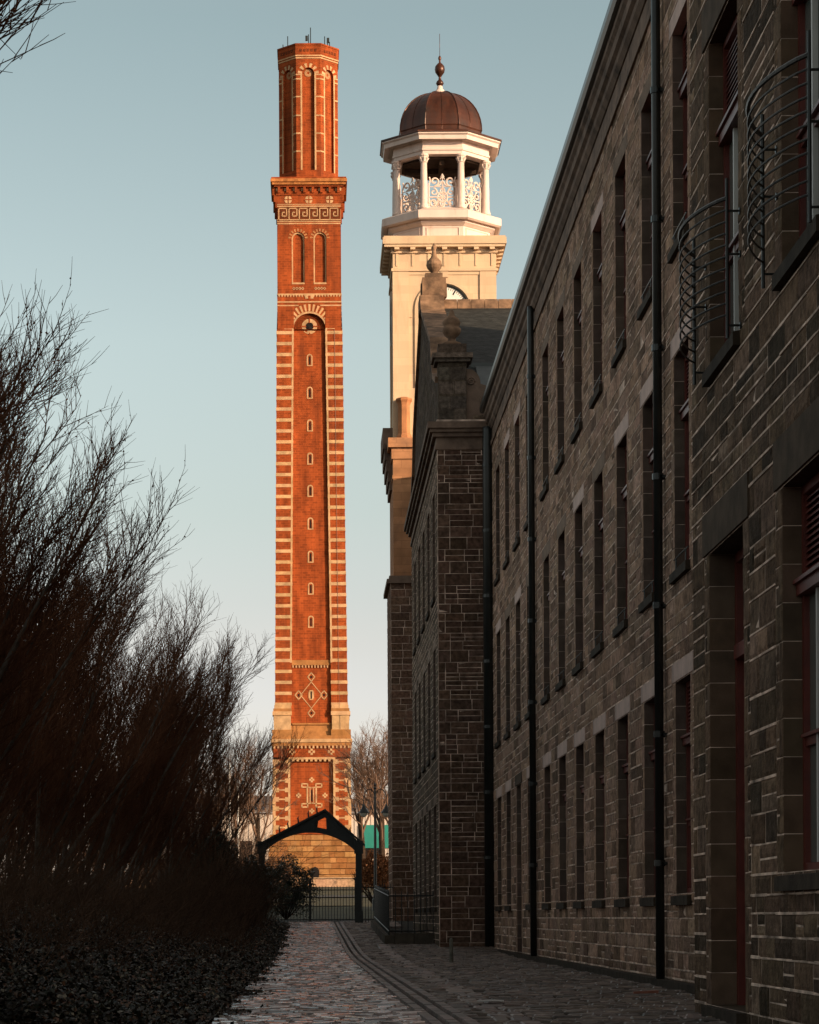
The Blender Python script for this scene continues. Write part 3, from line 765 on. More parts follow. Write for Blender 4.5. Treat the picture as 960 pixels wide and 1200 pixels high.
# ornamental iron scroll panels between the columns
def scroll(cx, cz, r0, a0, turns, sg, n=26):
    return [(cx + sg * r0 * (1 - .8 * i / n) * math.cos(a0 + turns * 2 * math.pi * i / n), cz + r0 * (1 - .8 * i / n) * math.sin(a0 + turns * 2 * math.pi * i / n)) for i in range(n + 1)]
def panel(k):
    Mp = oface(k, 1.72); mb = MB(); z0 = zc_b + .02; w = .56; rr_ = .033
    L_ = lambda pts, r=rr_: mb.tube([Mp(u, z0 + z, 0) for u, z in pts], r, 5)
    L_([(-w, .04), (w, .04)]); L_([(-w, .04), (-w, 1.0)]); L_([(w, .04), (w, 1.0)])
    for sg in (-1, 1):
        L_([(sg * u_, z_) for u_, z_ in scroll(.33, 1.12, .20, -math.pi * .5, 1.15, -1)], .040)
        L_([(sg * .33, .92), (sg * .2, .93), (sg * .1, .99), (sg * .04, 1.12)], .040)
        L_([(sg * w, 1.0), (sg * .50, 1.15), (sg * .54, 1.30)])
        L_([(sg * u_, z_) for u_, z_ in scroll(.36, .68, .16, math.pi * .5, 1.1, 1)])
        L_([(sg * u_, z_) for u_, z_ in scroll(.36, .25, .16, -math.pi * .5, 1.1, 1)])
        L_([(sg * .0, .47), (sg * .14, .60), (sg * .24, .72), (sg * .30, .84)]); L_([(0, .47), (sg * .14, .34), (sg * .26, .22), (sg * .32, .1)])
        L_([(sg * .05, .47), (sg * .52, .47)])
        L_([(sg * .2 * math.sin(a), .47 + .2 * math.cos(a)) for a in [math.pi * i / 12 for i in range(13)]], .040)
        L_([(sg * .09 * math.sin(a), .72 + .12 * math.cos(a)) for a in [math.pi * i / 8 for i in range(9)]])
        L_([(sg * .09 * math.sin(a), .20 + .12 * math.cos(a)) for a in [math.pi * i / 8 for i in range(9)]])
    L_([(0, .04), (0, 1.2)]); L_([(-w, .90), (w, .90)], .018)
    mb.hexa([Mp(0, z0 + 1.2, .03), Mp(.09, z0 + 1.3, .02), Mp(.09, z0 + 1.3, -.02), Mp(-.09, z0 + 1.3, -.02), Mp(-.02, z0 + 1.44, .01), Mp(.02, z0 + 1.44, .01), Mp(.02, z0 + 1.44, -.01), Mp(-.02, z0 + 1.44, -.01)])
    L_([(-.1, 1.2), (0, 1.34), (.1, 1.2)], .02)
    return mb
for k in range(8): panel(k).build('scroll_panel', M['cupola'], tower, to)
ent = MB()
octo(ent, [(1.66, zc_t + .005), (1.98, zc_t + .006), (1.98, ZZ(176, 1.98)), (2.03, ZZ(175.5, 2.02)), (2.03, ZZ(173.5, 2.02)), (1.99, ZZ(173, 1.99)), (1.99, ZZ(165, 1.99)), (2.08, ZZ(163.5, 2.08)), (2.14, ZZ(161.5, 2.14)), (A0 - .12, ZZ(161.5, A0)), (A0 - .10, ZZ(157, A0)), (A0 - .02, ZZ(155.5, A0)), (A0 - .02, ZZ(154.2, A0)), (A0 - .1, ZZ(154, A0))], ocx)
ent.build('entablature', M['cupola'], tower, to)
rfc = MB(); zd = ZZ(154, A0)
octo(rfc, [(A0 - .05, zd), (A0 + .03, zd + .01), (A0 + .03, zd + .07), (1.78, zd + .32), (1.72, zd + .34)], ocx)
rfc.build('cupola_roof', M['dome'], tower, to)
dm = MB(); RD = 47.5 * tcy / F; Hd = 2.02; zdb = zd + .30
prof_d = [(RD * .965, zdb - .05), (RD * .985, zdb + .2)] + [(RD * math.cos(t) ** .92, zdb + .25 + (Hd - .25) * math.sin(t)) for t in [i * R(86) / 11 for i in range(12)]]
octo(dm, prof_d, ocx)
dome = dm.build('dome', M['dome'], tower, to)
rb_ = MB()
for k in range(8):
    a = math.pi / 8 + k * math.pi / 4
    rb_.tube([(ocx + r_ / c22 * math.cos(a), tcy + r_ / c22 * math.sin(a), z) for r_, z in prof_d], .03, 6)
    for t in (-.2, .2):
        b_ = k * math.pi / 4
        rb_.tube([(ocx + r_ * math.cos(b_) - t * r_ * math.sin(b_) * 0, tcy + r_ * math.sin(b_), z) for r_, z in prof_d], .012, 4)
rb_.build('seam', M['dome'], dome, to)
fi = MB(); zf = zdb + Hd - .04
fi.lathe(ocx, tcy, [(.30, zf - .05), (.25, zf + .1), (.13, zf + .22), (.10, zf + .36)], 14)
fi.build('finial_base', M['cupola'], tower, to, smooth=True)
fi = MB()
fi.lathe(ocx, tcy, [(.09, zf + .34), (.13, zf + .40), (.17, zf + .46), (.13, zf + .55), (.06, zf + .62), (.05, zf + .72), (.10, zf + .80), (.19, zf + .92), (.215, zf + 1.05), (.19, zf + 1.18), (.11, zf + 1.28), (.04, zf + 1.34), (.04, zf + 1.44), (.065, zf + 1.48), (.065, zf + 1.55), (.03, zf + 1.62)], 18)
fi.tube([(ocx, tcy, zf + 1.6), (ocx, tcy, zf + 2.55)], .011, 5)
fi.build('finial', M['dome'], tower, to, smooth=True)
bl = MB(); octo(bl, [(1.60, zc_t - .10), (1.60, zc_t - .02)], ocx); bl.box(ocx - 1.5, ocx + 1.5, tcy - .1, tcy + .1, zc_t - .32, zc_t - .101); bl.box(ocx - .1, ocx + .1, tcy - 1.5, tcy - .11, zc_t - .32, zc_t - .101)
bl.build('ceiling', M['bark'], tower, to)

# ------------------------------------------------------------------ chimney stack
SY = 273.0; SP = SY / F
scx = -.33; SG = gz(SY)
BR = (.25, .052, .013); CR = (.47, .285, .15); TN = (.34, .15, .052)
stack = thing('chimney_stack', (scx, SY + 4, SG), 'towering orange brick factory chimney banded in cream brick with an octagonal top', 'chimney')
so = (scx, SY + 4, SG)
SZ = lambda py: un(366, py, SY)[1]
KEYS = [(SZ(1060), 4.45), (SZ(979), 4.40), (SZ(978.9), 4.02), (SZ(868), 3.95), (SZ(827), 3.72), (SZ(384), 3.36), (SZ(383.9), 3.27), (SZ(206), 3.22)]
def shw(z):
    for (a, b) in zip(KEYS, KEYS[1:]):
        if z <= b[0]: return a[1] + (b[1] - a[1]) * max(0, z - a[0]) / max(1e-6, b[0] - a[0])
    return KEYS[-1][1]
SCY = SY + 4
def sface(k, hwf=shw):
    c, s_ = math.cos(k * math.pi / 2), math.sin(k * math.pi / 2)
    def Mp(u, z, o):
        x, y = u, -(hwf(z) + o)
        return (scx + c * x - s_ * y, SCY + s_ * x + c * y, z)
    return Mp
def sq(mb, z0, z1, o, col, mi=0):      # square slab following the taper
    a, b = shw(z0 + .001) + o, shw(z1 - .001) + o
    mb.hexa([(scx - a, SCY - a, z0), (scx + a, SCY - a, z0), (scx + a, SCY + a, z0), (scx - a, SCY + a, z0), (scx - b, SCY - b, z1), (scx + b, SCY - b, z1), (scx + b, SCY + b, z1), (scx - b, SCY + b, z1)], col, mi)
def fline(mb, Mp, p0, p1, w, o, col, mi=1, th=.05):
    d = Vector((p1[0] - p0[0], p1[1] - p0[1])); n = Vector((-d.y, d.x)).normalized() * w / 2
    e = d.normalized() * w / 2
    q = [(p0[0] - e.x + n.x, p0[1] - e.y + n.y), (p0[0] - e.x - n.x, p0[1] - e.y - n.y), (p1[0] + e.x - n.x, p1[1] + e.y - n.y), (p1[0] + e.x + n.x, p1[1] + e.y + n.y)]
    mb.hexa([Mp(u, z, o - th) for u, z in q] + [Mp(u, z, o + .03) for u, z in q], col, mi)
def plate(mb, Mp, u0, u1, z0, z1, niches, out, dep, col, mi=0, n=14):
    """wall skin with round-headed recesses (centre, half width, bottom, springing)"""
    def Q(ua, ub, za, zb):
        if ub - ua > 1e-4 and zb - za > 1e-4: mb.face([Mp(ua, za, out), Mp(ub, za, out), Mp(ub, zb, out), Mp(ua, zb, out)], col, mi)
    u = u0
    for (c, h, zb, zs) in niches:
        Q(u, c - h, z0, z1); Q(c - h, c + h, z0, zb); u = c + h
        arc = [(c - h * math.cos(math.pi * i / n), zs + h * math.sin(math.pi * i / n)) for i in range(n + 1)]
        for (a, b) in zip(arc, arc[1:]):
            mb.face([Mp(a[0], a[1], out), Mp(b[0], b[1], out), Mp(b[0], z1, out), Mp(a[0], z1, out)], col, mi)
            mb.face([Mp(a[0], a[1], out), Mp(a[0], a[1], out - dep), Mp(b[0], b[1], out - dep), Mp(b[0], b[1], out)], col, mi)
        for e in (c - h, c + h): mb.face([Mp(e, zb, out), Mp(e, zs, out), Mp(e, zs, out - dep), Mp(e, zb, out - dep)], col, mi)
        mb.face([Mp(c - h, zb, out), Mp(c + h, zb, out), Mp(c + h, zb, out - dep), Mp(c - h, zb, out - dep)], col, mi)
    Q(u, u1, z0, z1)
def arcring(mb, Mp, c, zs, r0, r1, a0, a1, n, o, col, mi=1, alt=False, th=.04):
    for i in range(n):
        if alt and i % 2: continue
        t0, t1 = a0 + (a1 - a0) * i / n, a0 + (a1 - a0) * (i + 1) / n
        P = lambda r_, t, oo: Mp(c + r_ * math.cos(t), zs + r_ * math.sin(t), oo)
        mb.hexa([P(r0, t0, o - th), P(r1, t0, o - th), P(r1, t1, o - th), P(r0, t1, o - th), P(r0, t0, o + .025), P(r1, t0, o + .025), P(r1, t1, o + .025), P(r0, t1, o + .025)], jit(col, .12), mi)
SM = [M['brick'], M['cream'], M['darkglass']]
# base of tooled stone
b = MB()
zb = SZ(978)
b_rows = 9
for i in range(b_rows):
    z0 = SG - .3 + (zb - SG + .3) * i / b_rows; z1 = SG - .3 + (zb - SG + .3) * (i + 1) / b_rows
    a = 4.55 - .16 * (i / b_rows) - (.06 if i > 5 else 0)
    b.box(scx - a, scx + a, SCY - a, SCY + a, z0, z1 - .05, (.26, .12, .045), 1)
    u = -a
    while u < a - .1:
        l = min(rnd.uniform(.5, 1.3), a - u)
        b.box(scx + u + .02, scx + u + l - .02, SCY - a - .03, SCY - a + .2, z0 + .02, z1 - .07, jit(rnd.choice(((.30, .135, .048), (.26, .11, .038), (.34, .17, .065))), .14), 1); u += l; b.box(scx - a + .06, scx + a - .06, SCY - a + .06, SCY + a - .06, z1 - .05, z1, (.18, .09, .04), 1)
b.box(scx - 4.75, scx + 4.75, SCY - 4.75, SCY + 4.75, SG - .4, SG + .8, (.3, .15, .06), 1)
b.build('base', SM, stack, so)
b = MB()      # low arched opening in the base
Mb = lambda u, z, o: (scx + u, SCY - 4.76 - o, z)
b.loft([[Mb(x, z, o) for x, z in [(-.1, SG + .1), (.7, SG + .1), (.7, SG + 1.2), (.58, SG + 1.5), (.3, SG + 1.65), (.02, SG + 1.5), (-.1, SG + 1.2)]] for o in (0, .03)])
b.build('doorway', M['darkglass'], stack, so)
# lower stage
L1 = MB(); za, zb = SZ(978), SZ(874)
for k in range(4):
    Mp = sface(k); h = 3.98; pu = 25.5 * SP * .9
    fr = 2.2
    zt = SZ(890)
    L1.face([Mp(-fr, za, -.3), Mp(fr, za, -.3), Mp(fr, zt, -.3), Mp(-fr, zt, -.3)], BR, 0)
    for sg in (-1, 1):
        u0, u1 = sorted((sg * fr, sg * 3.8)); fb(L1, Mp, u0, u1, za, zt, -.4, 0, BR, 0)
        fb(L1, Mp, *sorted((sg * (fr + .0), sg * (fr + .22))), za, zt + .22, -.35, .035, CR, 1)
        n = 8
        for i in range(n):          # interlaced cream quoins
            z0 = za + (zt - za) * i / n; hq = (zt - za) / n
            fb(L1, Mp, *sorted((sg * (fr + .22), sg * (fr + .55))), z0 + hq * .52, z0 + hq, -.3, .03, jit(CR), 1)
            fb(L1, Mp, *sorted((sg * 3.35, sg * 4.0)), z0 + hq * .52, z0 + hq, -.3, .03, jit(CR), 1)
            fb(L1, Mp, *sorted((sg * (fr + .5), sg * 3.4)), z0 + hq * .68, z0 + hq * .84, -.3, .025, jit(CR), 1)
            fb(L1, Mp, *sorted((sg * 3.78, sg * 4.02)), z0, z0 + hq * .52, -.3, .02, jit(CR), 1)
    fb(L1, Mp, -3.9, 3.9, zt + .22, zb, -.4, 0, BR, 0)
    fb(L1, Mp, -fr, fr, zt, zt + .22, -.35, .035, CR, 1)
    for i in range(9): fb(L1, Mp, -fr + .2 + i * (2 * fr - .7) / 8, -fr + .45 + i * (2 * fr - .7) / 8, zt - .2, zt, -.3, .03, CR, 1)
    for u in (-2.0, 0, 2.0):
        zc = SZ(881)
        for (du, dz) in ((-.22, 0), (.22, 0), (0, .22), (0, -.22)): fb(L1, Mp, u + du - .12, u + du + .12, zc + dz - .12, zc + dz + .12, -.1, .03, CR, 1)
    # emblem
    o = -.3; zc = SZ(932); Ln = lambda p, q, w=.13: fline(L1, Mp, (p[0], zc + p[1]), (q[0], zc + q[1]), w, o, CR)
    for sg in (-1, 1):
        Ln((sg * .45, -.85), (sg * .45, .85), .16); Ln((sg * .18, -.75), (sg * .18, .75), .1)
        for v in (-1, 1):
            cx_, cz_ = sg * .72, v * 1.02
            Ln((cx_ - .3, cz_ - .17), (cx_ + .3, cz_ - .17)); Ln((cx_ - .3, cz_ + .17), (cx_ + .3, cz_ + .17)); Ln((cx_ - .3, cz_ - .17), (cx_ - .3, cz_ + .17)); Ln((cx_ + .3, cz_ - .17), (cx_ + .3, cz_ + .17))
            Ln((0, v * .78), (sg * .45, v * .85), .12)
    fb(L1, Mp, -.07, .07, zc - .6, zc + .6, o - .02, o + .02, (.05, .03, .02), 2)
    for (u, dz) in ((0, 1.6), (0, -1.6), (-1.35, 0), (1.35, 0)):
        for (a, c) in ((-.16, 0), (.16, 0), (0, .16), (0, -.16)): fb(L1, Mp, u + a - .1, u + a + .1, zc + dz + c - .1, zc + dz + c + .1, o - .1, o + .03, CR, 1)
L1.box(scx - 3.6, scx + 3.6, SCY - 3.6, SCY + 3.6, za, zb, BR, 0)
L1.build('lower_stage', SM, stack, so)
# middle pedestal stage
L2 = MB()
sq(L2, SZ(874), SZ(870), .10, TN, 1); sq(L2, SZ(870), SZ(866), .22, CR, 1); sq(L2, SZ(866), SZ(862), .12, TN, 1)
for k in range(4):
    Mp = sface(k)
    for i in range(20): fb(L2, Mp, -3.9 + i * .4, -3.72 + i * .4, SZ(877), SZ(873.9), -.1, .13, CR, 1)
L2.box(scx - 3.45, scx + 3.45, SCY - 3.45, SCY + 3.45, SZ(862), SZ(846), (.38, .17, .06), 1)
L2.hexa([(scx + a * 3.7, SCY + b_ * 3.7, SZ(862)) for a, b_ in ((-1, -1), (1, -1), (1, 1), (-1, 1))] + [(scx + a * 3.45, SCY + b_ * 3.45, SZ(851)) for a, b_ in ((-1, -1), (1, -1), (1, 1), (-1, 1))], TN, 1)
for sx in (-1, 1):
    for sy in (-1, 1):
        def pb(w0, w1, z0, z1, col):
            x0, x1 = sorted((sx * w0, sx * w1)); y0, y1 = sorted((sy * w0, sy * w1))
            L2.box(scx + x0, scx + x1, SCY + y0, SCY + y1, z0, z1, jit(col, .1), 1)
        pb(2.0, 4.02, SZ(862), SZ(855), TN); pb(2.1, 3.86, SZ(855), SZ(838), CR); pb(2.0, 3.98, SZ(838), SZ(833.5), CR); pb(2.02, 3.9, SZ(833.5), SZ(830), TN); pb(2.06, 3.80, SZ(830), SZ(826), CR)
L2.build('pedestals', SM, stack, so)
# banded shaft
sf = MB(); z0s, z1s = SZ(847), SZ(395); rec = .30
def core(z0, z1, inset, mb, col=BR):
    a, b_ = shw(z0) - inset, shw(z1) - inset
    mb.hexa([(scx - a, SCY - a, z0), (scx + a, SCY - a, z0), (scx + a, SCY + a, z0), (scx - a, SCY + a, z0), (scx - b_, SCY - b_, z1), (scx + b_, SCY - b_, z1), (scx + b_, SCY + b_, z1), (scx - b_, SCY + b_, z1)], col, 0)
core(z0s, SZ(827), rec, sf); core(SZ(827), SZ(384), rec, sf); core(SZ(383.8), SZ(352), rec, sf)
def pw(z): return 2.05 + (1.63 - 2.05) * (z - SZ(827)) / (SZ(384) - SZ(827))      # inner edge of the corner piers
def pier(mb, sx, sy, z0, z1, o, col, mi):
    P = []
    for z in (z0, z1):
        i, a = pw(z) - o, shw(z) + o
        if z == z1: a = shw(z - .002) + o
        P.append([(scx + sx * i, SCY + sy * i, z), (scx + sx * a, SCY + sy * i, z), (scx + sx * a, SCY + sy * a, z), (scx + sx * i, SCY + sy * a, z)])
    mb.hexa(P[0] + P[1], col, mi)
for sx in (-1, 1):
    for sy in (-1, 1): pier(sf, sx, sy, SZ(826), SZ(384), 0, BR, 0)
for k in range(4):
    Mp = sface(k); zz_ = [SZ(826) + (SZ(384) - SZ(826)) * i / 8 for i in range(9)]
    for sg in (-1, 1):
        for (a, c) in zip(zz_, zz_[1:]):
            if sg: 
                ia, ic = pw(a), pw(c)
                if c <= SZ(776) - 1: continue
                a_ = max(a, SZ(776)); ia = pw(a_)
                w_ = .17
                P = [(sg * (ia - .012), a_), (sg * (ia + w_), a_), (sg * (ic + w_), c), (sg * (ic - .012), c)]
                sf.hexa([Mp(u, z, -.28) for u, z in P] + [Mp(u, z, .022) for u, z in P], jit(CR, .05), 1)
zb_ = SZ(821); 
py = 388.0
while py < 826:
    for sx in (-1, 1):
        for sy in (-1, 1): pier(sf, sx, sy, SZ(py + 1.95), SZ(py - 1.85), .028, jit(CR, .1), 1)
    py += 12.85
sf.build('shaft', SM, stack, so)
# panel ornaments: slits, diamonds, dentils
for k in range(4):
    Mp = sface(k); od = MB(); o = -rec
    zt = SZ(776)
    w_ = pw(zt) - .02
    fb(od, Mp, -w_, w_, SZ(779), SZ(773), o - .1, o + .16, TN, 1)
    for i in range(12): fb(od, Mp, -w_ + .06 + i * (2 * w_ - .12) / 12, -w_ + .2 + i * (2 * w_ - .12) / 12, SZ(782), SZ(779), o - .1, o + .12, CR, 1)
    zc = SZ(814)
    def dia(cx_, cz_, ra, rb, w):
        P = [(cx_, cz_ + rb), (cx_ + ra, cz_), (cx_, cz_ - rb), (cx_ - ra, cz_)]
        for i in range(4): fline(od, Mp, P[i], P[(i + 1) % 4], w, o, CR)
    dia(0, zc, 1.1, 1.35, .075)
    for (u, dz) in ((0, 1.85), (0, -1.85), (-1.3, 0), (1.3, 0)): dia(u, zc + dz, .36, .44, .11); fb(od, Mp, u - .09, u + .09, zc + dz - .12, zc + dz + .12, o - .1, o + .02, (.04, .02, .01), 2)
    fb(od, Mp, -.2, .2, zc - .5, zc + .5, o - .1, o + .03, CR, 1); fb(od, Mp, -.28, .28, zc - .35, zc + .35, o - .1, o + .025, CR, 1); fb(od, Mp, -.07, .07, zc - .38, zc + .38, o - .1, o + .05, (.05, .02, .01), 2)
    fb(od, Mp, -w_, w_, SZ(849), SZ(847), o - .1, o + .1, TN, 1)
    main_od = od
    for py in (420, 458.5, 497, 536, 574, 612.5, 651.5, 689, 728):
        c = SZ(py); od = MB()
        for sg in (-1, 1): fb(od, Mp, *sorted((sg * .17, sg * .30)), c - .5, c + .35, o - .1, o + .04, CR, 1)
        arcring(od, Mp, 0, c + .35, .17, .30, 0, math.pi, 6, o, CR)
        fb(od, Mp, -.30, .30, c - .60, c - .5, o - .1, o + .04, CR, 1)
        fb(od, Mp, -.075, .075, c - .45, c + .38, o - .1, o + .012, (.04, .02, .01), 2)
        od.build('slit_window', SM, stack, so)
    # oculus
    od = MB()
    c = SZ(380)
    arcring(od, Mp, 0, c, .42, .80, 0, 2 * math.pi, 16, o, CR, 1, False); 
    for i in range(4):
        t = math.pi / 4 + i * math.pi / 2
    od.loft([[Mp(.40 * math.cos(t), c + .40 * math.sin(t), oo) for t in [2 * math.pi * i / 20 for i in range(20)]] for oo in (o - .05, o + .015)], (.03, .02, .01), 2)
    for t in (0, .5, 1, 1.5):
        a = t * math.pi; fline(od, Mp, (.40 * math.cos(a), c + .40 * math.sin(a)), (.82 * math.cos(a), c + .82 * math.sin(a)), .12, o + .035, BR, 0)
    od.build('oculus', SM, stack, so); main_od.build('panel_ornament', SM, stack, so)
# arch zone and niche stage
up = MB(); zA0, zA1, zN1 = SZ(384), SZ(352), SZ(262)
for k in range(4):
    Mp = sface(k); h = 3.27; ra = pw(SZ(384))
    zs = SZ(384)
    plate(up, Mp, -h, h, zs, SZ(347), [(0, ra, zs, zs)], 0, rec, BR)
    arcring(up, Mp, 0, zs, ra + .02, ra + .20, 0, math.pi, 20, .005, CR)
    arcring(up, Mp, 0, zs, ra + .22, ra + .95, 0, math.pi, 33, 0, (.50, .28, .14), 1, True)
    for py in (356, 362.5, 369, 375.5, 382):
        z = SZ(py); dz = z - zs; rr_ = ra + 1.05
        e = math.sqrt(max(0, rr_ * rr_ - dz * dz)) if dz < rr_ else 0
        for sg in (-1, 1): fb(up, Mp, *sorted((sg * e, sg * 3.30)), z - .06, z + .07, -.05, .025, jit(CR), 1)
    fb(up, Mp, -3.29, 3.29, SZ(352.5), SZ(351), -.05, .03, CR, 1)
    plate(up, Mp, -h, h, SZ(347), zN1, [(-.98 - .15, .66, SZ(331), SZ(277)), (.98 + .13, .66, SZ(331), SZ(277))], 0, .30, BR)
    for c in (-1.13, 1.11):
        for sg in (-1, 1): fb(up, Mp, *sorted((c + sg * .52, c + sg * .655)), SZ(330.5), SZ(277), -.22, -.12, CR, 1)
        fb(up, Mp, c - .655, c + .655, SZ(331), SZ(329), -.25, .04, CR, 1)
        arcring(up, Mp, c, SZ(277), .50, .655, 0, math.pi, 12, -.14, CR, 1); arcring(up, Mp, c, SZ(277), .70, 1.0, .0, math.pi, 17, 0, (.38, .17, .07), 1, True)
        for q_ in (-.45, -.15, .15, .45):
            fline(up, Mp, (c + q_ - .13, SZ(336)), (c + q_, SZ(334.5)), .06, .01, CR); fline(up, Mp, (c + q_, SZ(334.5)), (c + q_ + .13, SZ(336)), .06, .01, CR)
            fline(up, Mp, (c + q_ - .13, SZ(336)), (c + q_, SZ(337.5)), .06, .01, CR); fline(up, Mp, (c + q_, SZ(337.5)), (c + q_ + .13, SZ(336)), .06, .01, CR)
    fb(up, Mp, -3.28, 3.28, SZ(343.5), SZ(342), -.05, .05, CR, 1)
    for i in range(22): 
        u = -3.2 + i * .295
        up.hexa([Mp(u, SZ(343.5), .0), Mp(u + .22, SZ(343.5), .0), Mp(u + .22, SZ(343.5), .05), Mp(u, SZ(343.5), .05), Mp(u + .08, SZ(346), 0), Mp(u + .14, SZ(346), 0), Mp(u + .14, SZ(346), .04), Mp(u + .08, SZ(346), .04)], CR, 1)
    fb(up, Mp, -.42, .42, SZ(348), SZ(342), -.02, .06, CR, 1); fb(up, Mp, -.12, .12, SZ(349), SZ(344.5), 0, .075, BR, 0)
core(SZ(383.8), zN1, .3, up)
up.build('upper_stage', SM, stack, so)
# frieze with meander
fz = MB(); sq(fz, SZ(262), SZ(206), 0, BR, 0)
for k in range(4):
    Mp = sface(k)
    for (a, c) in ((260.3, 259), (257.8, 256.8), (240, 238.6), (237.4, 236.6)): fb(fz, Mp, -3.26, 3.26, SZ(a), SZ(c), -.05, .03, CR, 1)
    fb(fz, Mp, -3.2, 3.2, SZ(256.6), SZ(240.4), -.05, .008, (.10, .025, .008), 0)
    unit = 6.3 / 6; zt, zbm = SZ(241.8), SZ(255.2); Hh = zt - zbm; w = .105
    for i in range(6):
        u = -3.15 + i * unit
        F_ = lambda ax, az, bx, bz: fline(fz, Mp, (u + ax * unit, zbm + az * Hh), (u + bx * unit, zbm + bz * Hh), w, .01, CR)
        F_(.06, 0, .06, 1); F_(.06, 1, .82, 1); F_(.82, 1, .82, .33); F_(.82, .33, .40, .33); F_(.40, .33, .40, .66); F_(.40, .66, .60, .66); F_(.06, 0, 1.06, 0)
    for u in (-2.13, 0, 2.13):
        zc = SZ(231.5)
        for i in range(4):
            t = math.pi / 4 + i * math.pi / 2; dx, dz = math.cos(t), math.sin(t)
            up_ = [(u + dx * .08, zc + dz * .08), (u + dx * .55, zc + dz * .08), (u + dx * .42, zc + dz * .42), (u + dx * .08, zc + dz * .55)]
            fz.hexa([Mp(a, b_, -.05) for a, b_ in up_] + [Mp(a, b_, .03) for a, b_ in up_], CR, 1)
    for i in range(8):
        u = -3.05 + i * .87
        fb(fz, Mp, u - .13, u + .13, SZ(224), SZ(217), -.05, .30, BR, 0); fb(fz, Mp, u - .32, u - .02, SZ(221.5), SZ(218), -.05, .10, CR, 1)
fz.build('frieze', SM, stack, so)
cn = MB()
for (o, a, c, cl) in ((.12, 226, 222, BR), (.34, 217.2, 215, BR), (.55, 215, 212, (.36, .14, .045)), (.70, 212, 208.5, (.36, .14, .045)), (.62, 208.5, 206.5, BR)):
    sq(cn, SZ(a), SZ(c), o, cl, 0)
for sx in (-1, 1):
    for sy in (-1, 1):
        for (w, a, c) in ((.22, 241, 234), (.38, 234, 226), (.52, 226, 217)):
            x0, x1 = sorted((sx * 2.95, sx * (3.22 + w))); y0, y1 = sorted((sy * 2.95, sy * (3.22 + w)))
            if sy < 0: y0 = -(3.22 + .02)
            cn.box(scx + x0, scx + x1, SCY + y0 + .0, SCY + y1, SZ(a), SZ(c), BR, 0)
cn.build('cornice', SM, stack, so)
# octagonal head
oc = MB(); AP = 34.2 * (SCY) / F; zo0 = SZ(207)
def OZ(py): return un(362, py, SCY - AP)[1]
zo1 = OZ(52)
def oc_r(mb, a0, a1, z0, z1, col, mi=0): mb.lathe(scx, SCY, [(a0 / c22, z0), (a1 / c22, z1)], 8, math.pi / 8, col, mi)
oc_r(oc, AP - .28, AP - .28, zo0, OZ(68), BR)
half = AP * math.tan(math.pi / 8)
for k in range(8):
    Mp = oface(k, AP, scx, SCY)
    plate(oc, Mp, -half, half, zo0, OZ(68), [(0, .62, OZ(199), OZ(86))], 0, .27, BR)
    for sg in (-1, 1):
        fb(oc, Mp, *sorted((sg * .63, sg * .80)), OZ(199), OZ(86), -.05, .025, CR, 1)
        for py in (113, 135, 156, 177): fb(oc, Mp, *sorted((sg * .8, sg * (half + .01))), OZ(py) - .07, OZ(py) + .07, -.05, .022, CR, 1)
        fb(oc, Mp, *sorted((sg * .66, sg * (half + .01))), OZ(93), OZ(91.5), -.05, .03, CR, 1); fb(oc, Mp, *sorted((sg * .66, sg * (half + .01))), OZ(88), OZ(86.5), -.05, .03, CR, 1)
    arcring(oc, Mp, 0, OZ(86), .64, 1.08, 0, math.pi, 11, 0, CR, 1, True)
    arcring(oc, Mp, 0, OZ(84.5), .14, .40, 0, 2 * math.pi, 12, -.27, (.34, .18, .09), 1)
    for i in range(5): fb(oc, Mp, -.85 + i * .37, -.62 + i * .37, OZ(60.5), OZ(57.5), .08, .135, (.12, .03, .01), 0)
for (a, z0, z1, cl, mi) in ((.06, 68.5, 67, CR, 1), (.04, 67, 66, BR, 0), (.12, 66, 64.5, CR, 1), (.1, 64.5, 53, BR, 0), (.17, 53, 51, BR, 0)):
    oc_r(oc, AP + a, AP + a, OZ(z0), OZ(z1), cl, mi)
oc.build('octagon', SM, stack, so)
an = MB(); zt = OZ(51)
for (u, v, h_) in ((-2.1, -2.0, 1.1), (-2.6, -.9, .6), (.05, -2.85, 1.0), (.25, -2.85, 1.7), (1.7, -2.5, .9), (2.0, -2.2, .7), (2.2, -2.0, .5)):
    an.tube([(scx + u, SCY + v, zt - .1), (scx + u, SCY + v, zt + h_)], .05, 5)
for (u, v) in ((-.15, -2.85), (2.05, -2.15)):
    an.box(scx + u - .13, scx + u + .13, SCY + v - .1, SCY + v + .1, zt + .35, zt + .85)
an.build('aerial', M['iron'], stack, so)
lc = MB(); Mp = sface(0)     # lightning conductor on the right-hand pier
lc.tube([(scx + shw(z) * .76, SCY - shw(z) - .06, z) for z in [SZ(384) + (SZ(860) - SZ(384)) * i / 6 for i in range(7)]], .014, 5)
lc.build('lightning_conductor', M['iron'], stack, so)

